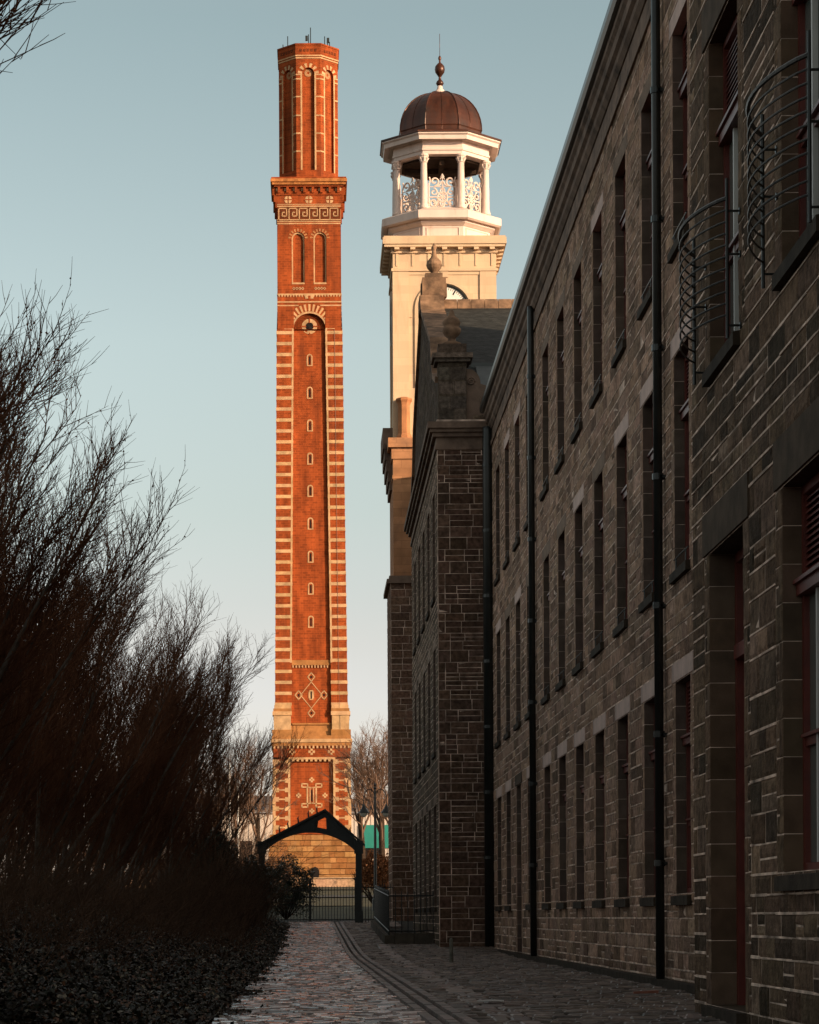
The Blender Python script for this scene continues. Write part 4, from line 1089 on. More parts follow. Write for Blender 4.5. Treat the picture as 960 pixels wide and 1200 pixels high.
# ------------------------------------------------------------------ ground, lane, setts
def strip(name, xs, zfun, ys, mat, **kw):
    mb = MB(); nx = len(xs)
    for y in ys:
        for x in xs: mb.v.append((x, y, zfun(x, y)))
    for j in range(len(ys) - 1):
        for i in range(nx - 1):
            a = j * nx + i; mb.f.append((a, a + 1, a + nx + 1, a + nx)); mb.c.append((1, 1, 1)); mb.m.append(0)
    return mb.build(name, mat, **kw)
ysG = [-600, -100, -20] + [y for y in range(0, 130, 4)] + [140, 160, 180, 200, 240, 270, 285, 300, 400, 800, 3000, 9000]
tag(strip('ground', [-6000, -600, -120, -40, -20, 20, 40, 120, 600, 6000], lambda x, y: gz(y) - .12, ysG, M['grass']), kind='structure')
def bank(x, y):
    t = min(1, max(0, (-1.05 - x) / 4.5)); t = t * t * (3 - 2 * t)
    k = 1.15 if y < 60 else max(.25, 1.15 - (y - 60) * .018)
    n = .16 * math.sin(x * 2.1 + y * .9) * math.sin(y * 1.7 - x) + .07 * math.sin(x * 5 + y * 3.1)
    return gz(y) + t * k + n * min(1, max(0, (-1.1 - x) / .5)) + .03 - (.06 if x > -1.0 else 0)
tag(strip('verge', [-30, -22, -16] + [-12 + i * .5 for i in range(0, 23)] , bank, [10 + i * 1.0 for i in range(94)], M['soil']), kind='structure')
tag(strip('road', [-1.6, 2, 5.2], lambda x, y: gz(y) - .075, [-30] + [i * 3 for i in range(0, 36)] + [112], M['soil']), kind='structure')
def und(x, y): return .009 * math.sin(5.3 * y + 1.9 * x) * math.sin(1.1 * y - .8 * x) + .010 * math.sin(2.1 * y - 1.1 * x + 2) + .006 * math.sin(9.7 * y + 3.1 * x) - .012
def setts(name, x0, x1, y0, y1, dl, dw, cols, r, mat='sett', hj=.008, crown=.010, skip=None):
    mb = MB(); y = y0; row = 0
    while y < y1:
        d = dl * r.uniform(.85, 1.15); x = x0 + r.uniform(-dw, 0)
        while x < x1:
            w = dw * r.uniform(.75, 1.25); xa, xb = max(x, x0), min(x + w, x1); x += w
            if xb - xa < .04: continue
            if skip and skip((xa + xb) / 2, y): continue
            g = .009; t = r.uniform(-hj, hj); sl = r.uniform(-.008, .008)
            zA, zB = gz(y) + und(x, y), gz(y + d) + und(x, y + d)
            pi_ = r.uniform(-.0045, .0045); zA += pi_; zB -= pi_
            c = jit(r.choice(cols), .3, r); n = len(mb.v); iv = .018
            mb.v.extend([(xa + g, y + g, zA - .05), (xb - g, y + g, zA - .05), (xb - g, y + d - g, zB - .05), (xa + g, y + d - g, zB - .05),
                         (xa + g + iv * .3, y + g + iv * .3, zA - .008 + t), (xb - g - iv * .3, y + g + iv * .3, zA - .008 + t), (xb - g - iv * .3, y + d - g - iv * .3, zB - .008 + t), (xa + g + iv * .3, y + d - g - iv * .3, zB - .008 + t),
                         (xa + g + iv * 1.3, y + g + iv * 1.3, zA + crown * .3 + t + sl), (xb - g - iv * 1.3, y + g + iv * 1.3, zA + crown * .3 + t - sl), (xb - g - iv * 1.3, y + d - g - iv * 1.3, zB + crown * .3 + t - sl), (xa + g + iv * 1.3, y + d - g - iv * 1.3, zB + crown * .3 + t + sl)])
            for q in ((0, 1, 5, 4), (1, 2, 6, 5), (2, 3, 7, 6), (3, 0, 4, 7), (4, 5, 9, 8), (5, 6, 10, 9), (6, 7, 11, 10), (7, 4, 8, 11), (8, 9, 10, 11)):
                mb.f.append(tuple(n + k for k in q)); mb.c.append(c); mb.m.append(0)
        y += d; row += 1
    return tag(mb.build(name, M[mat]), kind='structure')
r3 = random.Random(5)
def gut(y): return 1.28 - .0058 * (y - 25)        # centre of the gutter strips
setts('road_setts', -1.35, 1.28, 18, 106, .12, .24, [(.38, .24, .20), (.18, .125, .11), (.50, .38, .34), (.10, .08, .07)], r3, skip=lambda x, y: x > gut(y) - .24)
setts('pavement_setts', .9, 4.98, 18, 78, .13, .26, [(.16, .12, .10), (.10, .078, .065), (.20, .155, .13)], r3, 'sett_dull', hj=.010, skip=lambda x, y: x < gut(y) + .24 or (y < NY and x > NX - .02) or (1.75 < x < 2.15))
setts('pavement_flags', 1.75, 2.15, 18, 78, .5, .4, [(.19, .145, .125)], r3, 'sett_dull', hj=.004)
setts('pavement_setts', .8, 3.2, 78, 106, .13, .26, [(.16, .12, .10), (.20, .155, .13)], r3, 'sett_dull', hj=.010, skip=lambda x, y: x < gut(y) + .24 or (x > 1.95 and y < 98))
gt = MB()
for k, off in enumerate((-.17, 0.0, .17)):
    y = 18.0
    while y < 104:
        l = rnd.uniform(.45, .8)
        a, b_ = gut(y) + off, gut(y + l) + off; zA, zB = gz(y), gz(y + l); w = .066; t = rnd.uniform(-.004, .004)
        gt.hexa([(a - w, y + .01, zA - .03), (a + w, y + .01, zA - .03), (b_ + w, y + l - .01, zB - .03), (b_ - w, y + l - .01, zB - .03),
                 (a - w * .75, y + .015, zA + .020 + t), (a + w * .75, y + .015, zA + .020 + t), (b_ + w * .75, y + l - .015, zB + .020 + t), (b_ - w * .75, y + l - .015, zB + .020 + t)], jit((.17, .13, .115), .35))
        y += l
tag(gt.build('gutter_stones', M['sett_dull']), kind='structure')
tag(strip('road_beyond_gate', [-60, 60], lambda x, y: gz(y) - .05, [176, 184], M['tarmac']), kind='structure')

# area kerb and railings beside the wing
def railing(name, pts, h, label, cat, spacing=.13, r=.012, base=None):
    t = thing(name, (pts[0][0], pts[0][1], gz(pts[0][1])), label, cat); org = tuple(t.location)
    bars = MB(); rails = MB()
    for (a, b_) in zip(pts, pts[1:]):
        A, B = Vector(a), Vector(b_); L_ = (B - A).length; n = max(1, int(L_ / spacing))
        zA = base(a) if base else gz(a[1]); zB = base(b_) if base else gz(b_[1])
        for i in range(n + 1):
            p = A.lerp(B, i / n); z = zA + (zB - zA) * i / n
            bars.tube([(p.x, p.y, z), (p.x, p.y, z + h + .1), (p.x, p.y, z + h + .16)], [r, r, .002], 5)
        for hh_ in (.12, h): rails.tube([(A.x, A.y, zA + hh_), (B.x, B.y, zB + hh_)], r * 1.5, 6)
    bars.build('bars', M['iron'], t, org); rails.build('rail', M['iron'], t, org)
    return t
kb = MB()
for (x0, x1, y0, y1) in ((2.0, 2.3, 78, 97.5), (2.3, 3.46, 78, 78.35)):
    n = 10 if y1 - y0 > 3 else 2
    for i in range(n):
        if y1 - y0 > 3: a, b_ = y0 + (y1 - y0) * i / n, y0 + (y1 - y0) * (i + 1) / n - .02; kb.hexa([(x0, a, gz(a) - .1), (x1, a, gz(a) - .1), (x1, b_, gz(b_) - .1), (x0, b_, gz(b_) - .1), (x0 + .02, a, gz(a) + .24), (x1 - .02, a, gz(a) + .24), (x1 - .02, b_, gz(b_) + .24), (x0 + .02, b_, gz(b_) + .24)], jit((.1, .08, .065)))
        else: a, b_ = x0 + (x1 - x0) * i / n, x0 + (x1 - x0) * (i + 1) / n - .015; kb.box(a, b_, y0, y1, gz(y0) - .1, gz(y0) + .30, jit((.1, .08, .065)))
ko = kb.build('stone_kerb', M['dressed'], None, (2.0, 78, gz(78))); tag(ko, 'low stone kerb under the railings beside the gabled wing', 'kerb')
railing('iron_railing', [(3.44, 78.18), (2.15, 78.18), (2.15, 97.3)], 1.15, 'black iron railing standing on the low kerb beside the gabled wing', 'railing', .17, .015, base=lambda p: gz(p[1]) + .24)

# ------------------------------------------------------------------ gateway
GY = 104.0; gl, gr = un(307, 1030, GY)[0], un(420.5, 1030, GY)[0]
gate = thing('iron_gateway', ((gl + gr) / 2, GY, gz(GY)), 'dark iron gateway with pitched arched canopy spanning the lane in front of the chimney', 'gateway'); go = tuple(gate.location)
for x in (gl, gr):
    p = MB(); g0 = gz(GY)
    p.box(x - .16, x + .16, GY - .16, GY + .16, g0 - .1, g0 + .45); p.box(x - .12, x + .12, GY - .12, GY + .12, g0 + .45, Z(1000, GY)); p.box(x - .17, x + .17, GY - .17, GY + .17, Z(1000, GY), Z(985, GY))
    p.build('post', M['iron'], gate, go)
zE, zP = un(307, 987, GY)[1], un(380, 949, GY)[1]
apx = un(381, 949, GY)[0]
arch = MB()
def upper(x): return zE + (zP - zE) * ((x - gl) / (apx - gl) if x < apx else (gr - x) / (gr - apx))
def lower(x):
    t = (x - gl) / (gr - gl); return zE - .62 + .98 * math.sin(math.pi * t) ** .62
N_ = 40
xs_ = [gl - .12 + (gr - gl + .24) * i / N_ for i in range(N_ + 1)] ; xs_.append(apx); xs_.sort()
for a, b_ in zip(xs_, xs_[1:]):
    ca, cb = min(max(a, gl), gr), min(max(b_, gl), gr)
    ua, ub, la, lb = upper(ca), upper(cb), lower(ca), lower(cb)
    # open web near the apex
    def seg(z0a, z0b, z1a, z1b, y0=-.07, y1=.07): arch.hexa([(a, GY + y0, z0a), (b_, GY + y0, z0b), (b_, GY + y1, z0b), (a, GY + y1, z0a), (a, GY + y0, z1a), (b_, GY + y0, z1b), (b_, GY + y1, z1b), (a, GY + y1, z1a)])
    m = (a + b_) / 2
    if apx - .42 < m < apx + .12:
        seg(la, lb, la + .22, lb + .22); seg(ua - .30, ub - .30, ua, ub)
    else: seg(la, lb, ua, ub)
arch.tube([(apx - .42, GY, lower(apx) + .1), (apx - .34, GY, zP - .35)], .09, 6); arch.tube([(apx + .12, GY, lower(apx) + .1), (apx + .1, GY, zP - .25)], .07, 6)
arch.build('arch', M['iron'], gate, go)
rfg = MB()
for (xa, xb) in ((gl - .25, apx), (apx, gr + .25)):
    za_, zb_ = (zE - .2, zP - .06) if xa < apx - .01 else (zP - .06, zE - .2)
    rfg.hexa([(xa, GY - .22, za_), (xb, GY - .22, zb_), (xb, GY + .22, zb_), (xa, GY + .22, za_), (xa, GY - .22, za_ + .09), (xb, GY - .22, zb_ + .09), (xb, GY + .22, zb_ + .09), (xa, GY + .22, za_ + .09)])
rfg.build('top_rail', M['iron'], gate, go)
for px_ in (328, 338, 350, 362, 372, 411):
    x = un(px_, 970, GY)[0]; z = upper(x) + .08
    spk = MB(); spk.tube([(x, GY, z - .1), (x - .03, GY, z + .12), (x + .02, GY, z + .22)], [.035, .03, .004], 5)
    spk.build('spike', M['iron'], gate, go)
for (xa, xb, nm) in ((gl + .14, apx - .62, 0), (apx - .58, gr - .14, 1)):
    lf = MB(); g0 = gz(GY); top = un(380, 1031, GY)[1]
    n = int((xb - xa) / .115)
    for i in range(n + 1):
        x = xa + (xb - xa) * i / n; lf.tube([(x, GY, g0 + .06), (x, GY, top - .30), (x, GY, top - .22)], [.011, .011, .002], 5)
    for z in (g0 + .1, g0 + .62, top - .42): lf.box(xa, xb, GY - .015, GY + .015, z, z + .035)
    lf.box(xa, xb, GY - .012, GY + .012, top + .02, top + .05)
    for x in (xa, xb): lf.box(x - .025, x + .025, GY - .025, GY + .025, g0 + .04, top + .05)
    lf.build('gate_leaf', M['iron'], gate, go)
railing('side_railing', [(gr + .15, GY), (px0 - .1, GY + .6)], 1.35, 'black iron railing closing the gap between gateway and clock tower', 'railing', .12, .013)

# slim bollard and scraps on the setts
x, z = un(529, 1125, 58); bo = MB(); bo.tube([(x, 58, -.05), (x, 58, .50), (x, 58, .54)], [.045, .04, .02], 10)
tag(bo.build('marker_post', M['metalpost'], None, (x, 58, 0)), 'slim grey marker post standing on the setts near the wing corner', 'post')
x, z = un(758, 1164, 33.6)
bd = MB(); bd.hexa([(x - .17, 33.5, .02), (x + .16, 33.68, .02), (x + .15, 33.78, .02), (x - .17, 33.6, .02), (x - .17, 33.5, .045), (x + .16, 33.68, .055), (x + .15, 33.78, .055), (x - .17, 33.6, .045)])
tag(bd.build('broken_board', M['plank'], None, (x, 33.6, 0)), 'short reddish broken board lying by the wall foot', 'board')
x = un(575, 1172, 30.5)[0]
pa = MB(); cx_ = [(-.16, -.1), (-.02, -.16), (.15, -.08), (.17, .1), (.02, .14), (-.13, .1)]
pa.loft([[(x + a, 30.6 + b_ * 1.6, .026 + .01 * k + .006 * math.sin(i * 2)) for i, (a, b_) in enumerate(cx_)] for k in (0, 1)])
tag(pa.build('crumpled_paper', M['paper'], None, (x, 30.6, 0)), 'flattened pale paper scrap on the setts right of the gutter', 'litter')

# ------------------------------------------------------------------ trees
def rvec(r): 
    a = r.uniform(0, 2 * math.pi); z = r.uniform(-1, 1); s_ = math.sqrt(1 - z * z); return Vector((s_ * math.cos(a), s_ * math.sin(a), z))
def grow(mb, p, d, L, rad, nseg, wob, bias, r, sides=3, tip=.25):
    pts = [p.copy()]; rs = [rad]; dd = d.copy(); q = p.copy()
    for i in range(nseg):
        dd = (dd + rvec(r) * wob + bias).normalized(); q = q + dd * (L / nseg); pts.append(q.copy()); rs.append(rad * (1 - (1 - tip) * (i + 1) / nseg))
    mb.tube(pts, rs, sides, cap=False)
    return pts, rs
def along(pts, t):
    f = t * (len(pts) - 1); i = min(int(f), len(pts) - 2); return pts[i].lerp(pts[i + 1], f - i), (pts[i + 1] - pts[i]).normalized()
def thicket_tree(seed, H=8.4, lean=.30, stems=9, n1=20, n2=9, n3=5, spread=.36):
    """multi-stemmed hedgerow tree, stems fanning up towards the light (+x)"""
    r = random.Random(seed); tr = MB(); cr = MB(); lf = MB()
    for s_ in range(stems):
        b0 = Vector((r.uniform(-.5, .5), r.uniform(-.8, .8), -.1))
        d = Vector((lean + r.uniform(-spread, spread) * 1.1, r.uniform(-spread, spread), 1)).normalized()
        L = H * r.uniform(.7, 1.0)
        pts, rs = grow(tr, b0, d, L, r.uniform(.05, .085), 9, .07, Vector((.015, 0, .03)), r, 6, .12)
        for i in range(n1):
            t = .12 + .86 * (i + r.random()) / n1; p, dd = along(pts, t)
            out = Vector((r.uniform(-.6, 1.0), r.uniform(-.8, .8), 0))
            d1 = (dd * .9 + out * .9 + Vector((.1, 0, .25))).normalized()
            L1_ = (1 - t * .55) * r.uniform(1.5, 3.3) * H / 9
            p1, _ = grow(cr, p, d1, L1_, .020 * (1.2 - t * .6), 5, .10, Vector((.01, 0, .10)), r, 4, .25)
            for j in range(n2):
                t2 = .15 + .85 * (j + r.random()) / n2; q, dq = along(p1, t2)
                d2 = (dq + rvec(r) * .75 + Vector((.05, 0, .25))).normalized(); L2_ = r.uniform(.45, 1.25) * (1.2 - .5 * t2)
                p2, _ = grow(cr, q, d2, L2_, .0085, 3, .12, Vector((.0, 0, .08)), r, 3, .35)
                for m in range(n3):
                    t3 = .15 + .85 * (m + r.random()) / n3; q3, d3 = along(p2, t3)
                    dn = (d3 + rvec(r) * .8 + Vector((0, 0, .2))).normalized()
                    grow(cr, q3, dn, r.uniform(.15, .45), .0048, 2, .1, Vector((0, 0, .05)), r, 3, .5)
                    v_ = r.random()
                    if v_ < .30:
                        rl = r if v_ < .16 else rleaf
                        c = q3 + dn * .1; a = rvec(rl) * .022; b_ = rvec(rl) * .018
                        lf.face([tuple(c - a), tuple(c + b_), tuple(c + a), tuple(c - b_)])
    return tr, cr, lf
protos = []
rleaf = random.Random(999)
TREES = [(-7.0, 23.5, 0, .80), (-7.0, 28.0, 1, .86), (-7.0, 33.5, 2, .90), (-7.0, 40, 3, .97), (-7.2, 47, 1, 1.0), (-7.1, 54.5, 2, .97), (-6.7, 62, 0, .95), (-6.3, 70, 3, 1.0), (-5.7, 79, 2, .98), (-5.2, 88, 0, .95), (-4.8, 97, 1, .90),
         (-9.0, 36, 1, 1.05), (-9.2, 44, 3, 1.05), (-9.0, 52, 0, 1.0), (-8.8, 60, 1, 1.0), (-8.2, 66, 2, 1.04), (-7.8, 75, 3, 1.03), (-7.2, 84, 1, 1.0), (-6.8, 93, 2, .95),
         (-11.4, 58, 0, 1.0), (-11.6, 70, 3, 1.0), (-11.2, 82, 2, .95), (-10.2, 95, 0, .9), (-5.2, 18.6, 2, .95)]
NA, NB = 11, 8
ordn = ['nearest', 'second', 'third', 'fourth', 'fifth', 'sixth', 'seventh', 'eighth', 'ninth', 'tenth', 'farthest']
back = ['front', 'second', 'third', 'fourth', 'fifth', 'sixth', 'seventh', 'rearmost']
for sd in (101, 202, 303, 404):
    protos.append(thicket_tree(sd))
first = {}
for i, (x, y, pi_, sc) in enumerate(TREES):
    if i < NA: lab = f'{ordn[i]} bare tree of the row arching over the left verge'
    elif i < NA + NB: lab = f'{back[i - NA]} bare tree in the second row behind the verge trees'
    else: lab = (['nearest', 'second', 'third', 'farthest'] + [''])[i - NA - NB] + ' bare tree of the deepest row left of the lane'
    if i == 23: lab = 'bare tree whose twigs reach into the top left corner of the sky'
    t = thing('bare_tree', (x, y, bank(x, y) - .05), lab, 'tree', 'bare trees along the left verge')
    t.scale = (sc, sc * (1 if i % 2 else -1) if False else sc, sc); t.rotation_euler.z = R([0, 14, -12, 8, -18, 20][i % 6])
    if pi_ not in first:
        tr, cr, lf = protos[pi_]
        a = tr.build('trunk', M['barkpale'], t); b_ = cr.build('branches', M['twig'], t); c_ = lf.build('dry_leaves', M['deadleaf'], b_)
        first[pi_] = (a, b_, c_)
    else:
        a, b_, c_ = first[pi_]; copy_obj(a, t); d = copy_obj(b_, t); copy_obj(c_, d)

def big_tree(seed, H, forks=6, mat=None, tw=.03):
    r = random.Random(seed); tr = MB(); cr = MB()
    tp, ts = grow(tr, Vector((0, 0, -.2)), Vector((r.uniform(-.05, .05), 0, 1)), H * .45, H * .019, 6, .05, Vector((0, 0, .03)), r, 8, .75)
    def rec_(p, d, L, rad, lv):
        pts, rs = grow(tr if lv == 0 else cr, p, d, L, rad, 4, .14, Vector((0, 0, .06)), r, 5 if lv < 2 else 3, .45)
        if lv >= 5: return
        for i in range([6, 5, 5, 4, 4][lv]):
            q, dq = along(pts, .25 + .75 * (i + r.random()) / [6, 5, 5, 4, 4][lv])
            rec_(q, (dq + rvec(r) * .85 + Vector((0, 0, .12))).normalized(), L * r.uniform(.42, .68), rad * .5, lv + 1)
    for i in range(forks):
        q, dq = along(tp, .55 + .45 * (i + .9) / forks)
        rec_(q, (dq + rvec(r) * .55 + Vector((0, 0, .2))).normalized(), H * .33, H * .009, 1 if i % 2 else 0) if False else rec_(q, (dq + rvec(r) * .6 + Vector((0, 0, .25))).normalized(), H * .32, H * .008, 1)
    return tr, cr
far = {}
FT = [(302, 850, 215, 0, 'leafless tree with forked trunk just left of the chimney foot'), (276, 880, 235, 1, 'smaller leafless tree beside the white poles'), (425, 842, 235, 1, 'leafless tree immediately right of the chimney foot'), (447, 826, 190, 0, 'tall leafless tree half hidden by the clock tower foot'),
      (250, 860, 250, 2, 'far leafless tree behind the verge thicket'), (455, 850, 240, 2, 'far leafless tree behind the clock tower foot')]
for sd in (5, 6, 7): far[sd - 5] = big_tree(sd * 31, 17.0)
used = {}
for (px_, py_, Y, k, lab) in FT:
    X, Zt = un(px_, py_, Y); h = Zt - gz(Y)
    t = thing('leafless_tree', (X, Y, gz(Y)), lab, 'tree', 'leafless trees around the chimney'); s_ = h / 17.0; t.scale = (s_, s_, s_); t.rotation_euler.z = R(px_ * 7)
    if k not in used:
        tr, cr = far[k]; used[k] = (tr.build('trunk', M['bark'], t), cr.build('crown', M['fartwig'], t))
    else:
        for o in used[k]: copy_obj(o, t)

# undergrowth, bushes
def shoots(mb, x0, x1, y0, y1, n, hr, r, zf, rad=.006, fan=.7):
    for i in range(n):
        x, y = r.uniform(x0, x1), r.uniform(y0, y1); p = Vector((x, y, zf(x, y) - .03)); L = r.uniform(*hr) * (.75 + .45 * math.sin(x * 1.9 + y * .6) * math.sin(y * .83 - x * .5))
        d = Vector((r.uniform(-fan, fan), r.uniform(-fan, fan), 1)).normalized()
        pts, _ = grow(mb, p, d, L, rad, 4, .16, Vector((r.uniform(-.1, .15), 0, -.10)), r, 3, .4)
        for k in range(4):
            q, dq = along(pts, r.uniform(.3, .95)); grow(mb, q, (dq + rvec(r) * .9).normalized(), L * r.uniform(.2, .4), rad * .6, 2, .15, Vector((0, 0, -.02)), r, 3, .5)
ug = MB(); r4 = random.Random(91)
shoots(ug, -10, -2.6, 24, 100, 6500, (.6, 1.9), r4, bank); shoots(ug, -3.4, -1.6, 45, 102, 1500, (.3, 1.1), r4, bank)
shoots(ug, -4.6, -2.0, 74, 102, 1300, (1.4, 3.4), r4, bank, .009, .45)
shoots(ug, -6.5, -1.7, 22, 48, 420, (.25, .9), r4, bank, .004, .8)
tag(ug.build('undergrowth', M['stem']), kind='stuff', label='tangle of dry brown stems beneath the verge trees', cat='undergrowth')
iv = MB(); r5 = random.Random(17)
def leafquad(mb, c, s_, r, flat=.5, cols=None):
    n = (rvec(r) * flat + Vector((0, 0, 1))).normalized() if flat < 1 else rvec(r)
    a = n.cross(rvec(r)).normalized() * s_; b_ = n.cross(a).normalized() * s_ * .75
    col = r.choice(cols) if cols else (1, 1, 1)
    mb.face([tuple(c - a), tuple(c - a * .2 + b_), tuple(c + a), tuple(c - a * .2 - b_)], col)
IC = [(.03, .03, .014), (.02, .024, .012), (.035, .025, .014), (.05, .03, .016), (.20, .17, .12), (.10, .05, .025), (.14, .06, .03), (.015, .018, .01), (.012, .014, .008), (.015, .012, .008), (.01, .01, .006), (.012, .012, .008), (.02, .014, .01)]
for i in range(140000):
    y = 20 + 80 * r5.random() ** 1.7; x = -.98 + .22 * math.sin(y * 1.3) * math.sin(y * .37 + 1) + .12 * math.sin(y * 4.1) - abs(r5.gauss(0, 1)) * (1.2 + .028 * y) + (r5.uniform(0, .5) if r5.random() < .02 else 0); 
    if x < -12: continue
    dens = math.sin(x * 1.3 + y * .5) + math.sin(y * 1.1 - x * .7)
    if dens < -1.1 and r5.random() < .6: continue
    hl = r5.uniform(.0, .16 + .12 * math.sin(x * 3 + y * 2)) * min(1, max(0, (-x - .9) / .5))
    leafquad(iv, Vector((x, y, max(bank(x, y), gz(y) + .02) + hl)), r5.uniform(.008, .026) * (1 + y * .008), r5, 1.0 if False else .95, IC)
tag(iv.build('ground_ivy', M['ivy']), kind='stuff', label='dark ivy and fallen leaves covering the left verge', cat='ground cover')
def bush(name, X, Y, zc, rx, rz, n, mat, label, seed, leafs=.05):
    r = random.Random(seed); t = thing(name, (X, Y, gz(Y)), label, 'bush')
    org = tuple(t.location); st = MB(); lf = MB()
    for i in range(26):
        d = Vector((r.uniform(-.8, .8), r.uniform(-.8, .8), 1)).normalized(); grow(st, Vector((X, Y, gz(Y))), d, (zc - gz(Y)) + rz * .5, .03, 5, .15, Vector((0, 0, 0)), r, 4, .2)
    for i in range(n):
        v = rvec(r) * (r.random() ** .33); k = 1 + .22 * math.sin(v.x * 7 + seed) * math.sin(v.z * 6) + .15 * math.sin(v.y * 9)
        c = Vector((X + v.x * rx * k, Y + v.y * rx * k, zc + v.z * rz * k)); leafquad(lf, c, leafs * r.uniform(.6, 1.4), r, 2)
    st.build('stems', M['bark'], t, org); lf.build('foliage', mat, t, org)
x, z = un(248, 1010, 92); bush('evergreen_bush', x, 92, z, .85, 1.05, 9000, M['leaf'], 'rounded dark evergreen bush left of the gateway', 3, .04)
x, z = un(335, 1040, 109); bush('evergreen_bush', x, 109, z, 1.25, 1.15, 15000, M['leaf'], 'spreading evergreen bush right behind the left gate post', 4, .032)
x, z = un(295, 1040, 99); bush('evergreen_bush', x, 99, z, .8, 1.0, 6000, M['leaf'], 'low evergreen bush against the left gate post', 5)
x, z = un(441, 1022, 135); bush('russet_bush', x, 135, z, 1.0, 1.0, 4000, M['deadleaf'], 'russet bush beneath the lamp post right of the gateway', 6, .06)
# sunlit twiggy shrub beyond the verge on the left
t = thing('sunlit_shrub', (-5.5, 150, gz(150)), 'orange sunlit twiggy shrub seen beneath the verge trees', 'shrub')
sb = MB(); r6 = random.Random(44); shoots(sb, -9.0, -2.4, 146, 154, 2400, (1.2, 4.4), r6, lambda x, y: gz(y), .016, .5)
sb.build('branches', M['fartwig'], t, tuple(t.location))

# ------------------------------------------------------------------ beyond the gate
def shed(x0, x1, Y, yr, ye, yw, label, teal=None):
    zR, zE_ = un(366, yr, Y + 8)[1], un(366, ye, Y)[1]
    t = thing('retail_shed', ((x0 + x1) / 2, Y, gz(Y)), label, 'building'); org = tuple(t.location)
    w = MB(); w.box(x0, x1, Y, Y + 25, gz(Y) + 2.4, zE_ - .01)
    n = int((x1 - x0) / .6)
    for i in range(n): w.box(x0 + i * .6, x0 + i * .6 + .25, Y - .06, Y, gz(Y) + 2.4, zE_ - .02)
    w.build('wall', M['shedwall'], t, org)
    b = MB(); b.box(x0 + .02, x1 - .02, Y - .03, Y + 24, gz(Y) - .2, gz(Y) + 2.39); b.build('brick_base', M['shedbrick'], t, org)
    rr2 = MB(); rr2.hexa([(x0 - .3, Y - .6, zE_), (x1 + .3, Y - .6, zE_), (x1 + .3, Y + 9, zR), (x0 - .3, Y + 9, zR), (x0 - .3, Y - .6, zE_ + .2), (x1 + .3, Y - .6, zE_ + .2), (x1 + .3, Y + 9, zR + .2), (x0 - .3, Y + 9, zR + .2)])
    k = x0 - .2
    while k < x1:
        rr2.hexa([(k, Y - .6, zE_ + .2), (k + .25, Y - .6, zE_ + .2), (k + .25, Y + 9, zR + .2), (k, Y + 9, zR + .2), (k, Y - .6, zE_ + .42), (k + .25, Y - .6, zE_ + .42), (k + .25, Y + 9, zR + .42), (k, Y + 9, zR + .42)]); k += .9
    rr2.build('roof', M['shedroof'], t, org)
    if teal:
        f = MB(); f.box(teal[0], teal[1], Y - .2, Y - .07, teal[2], teal[3]); f.build('fascia_panel', M['teal'], t, org)
    for i in range(int((x1 - x0) / 5)):
        g = MB(); g.box(x0 + .8 + i * 5, x0 + 3.6 + i * 5, Y - .09, Y - .062, gz(Y) + 2.6, gz(Y) + 4.6)
        g.build('window', M['darkglass'], t, org)
Y = 292
shed(un(150, 950, Y)[0], un(323, 950, Y)[0], Y, 934, 952, 985, 'cream clad shed with ribbed roof left of the chimney foot')
shed(un(409, 950, Y)[0], un(500, 950, Y)[0], Y, 938, 953, 985, 'cream clad shed with teal panel right of the chimney foot', (un(421, 975, Y)[0], un(470, 975, Y)[0], un(421, 994, Y)[1], un(421, 967, Y)[1]))
for (px_, pt, pb_, Y, lab) in ((269, 898, 990, 200, 'taller of the two white poles left of the chimney'), (279, 924, 1003, 190, 'shorter of the two white poles left of the chimney')):
    X, Zt = un(px_, pt, Y); p = MB(); p.tube([(X, Y, gz(Y) - .1), (X, Y, Zt)], [.09, .06], 8); p.lathe(X, Y, [(.02, Zt), (.09, Zt + .06), (.09, Zt + .12), (.02, Zt + .18)], 8)
    tag(p.build('white_pole', M['polewhite'], None, (X, Y, gz(Y))), lab, 'pole', 'white poles left of the chimney')
# low wall at the chimney foot and grass bank
lw = MB(); Yw = 246
for i in range(40):
    x = -20 + i * 1.0; lw.box(x, x + .98, Yw, Yw + .4, gz(Yw) - .2, gz(Yw) + .62, jit((.38, .24, .15))); 
lw.box(-20.05, 20.03, Yw - .05, Yw + .45, gz(Yw) + .62, gz(Yw) + .74, (.42, .28, .18))
tag(lw.build('low_wall', M['dressed'], None, (0, Yw, gz(Yw))), 'low sunlit stone wall across the foot of the brick chimney', 'wall')
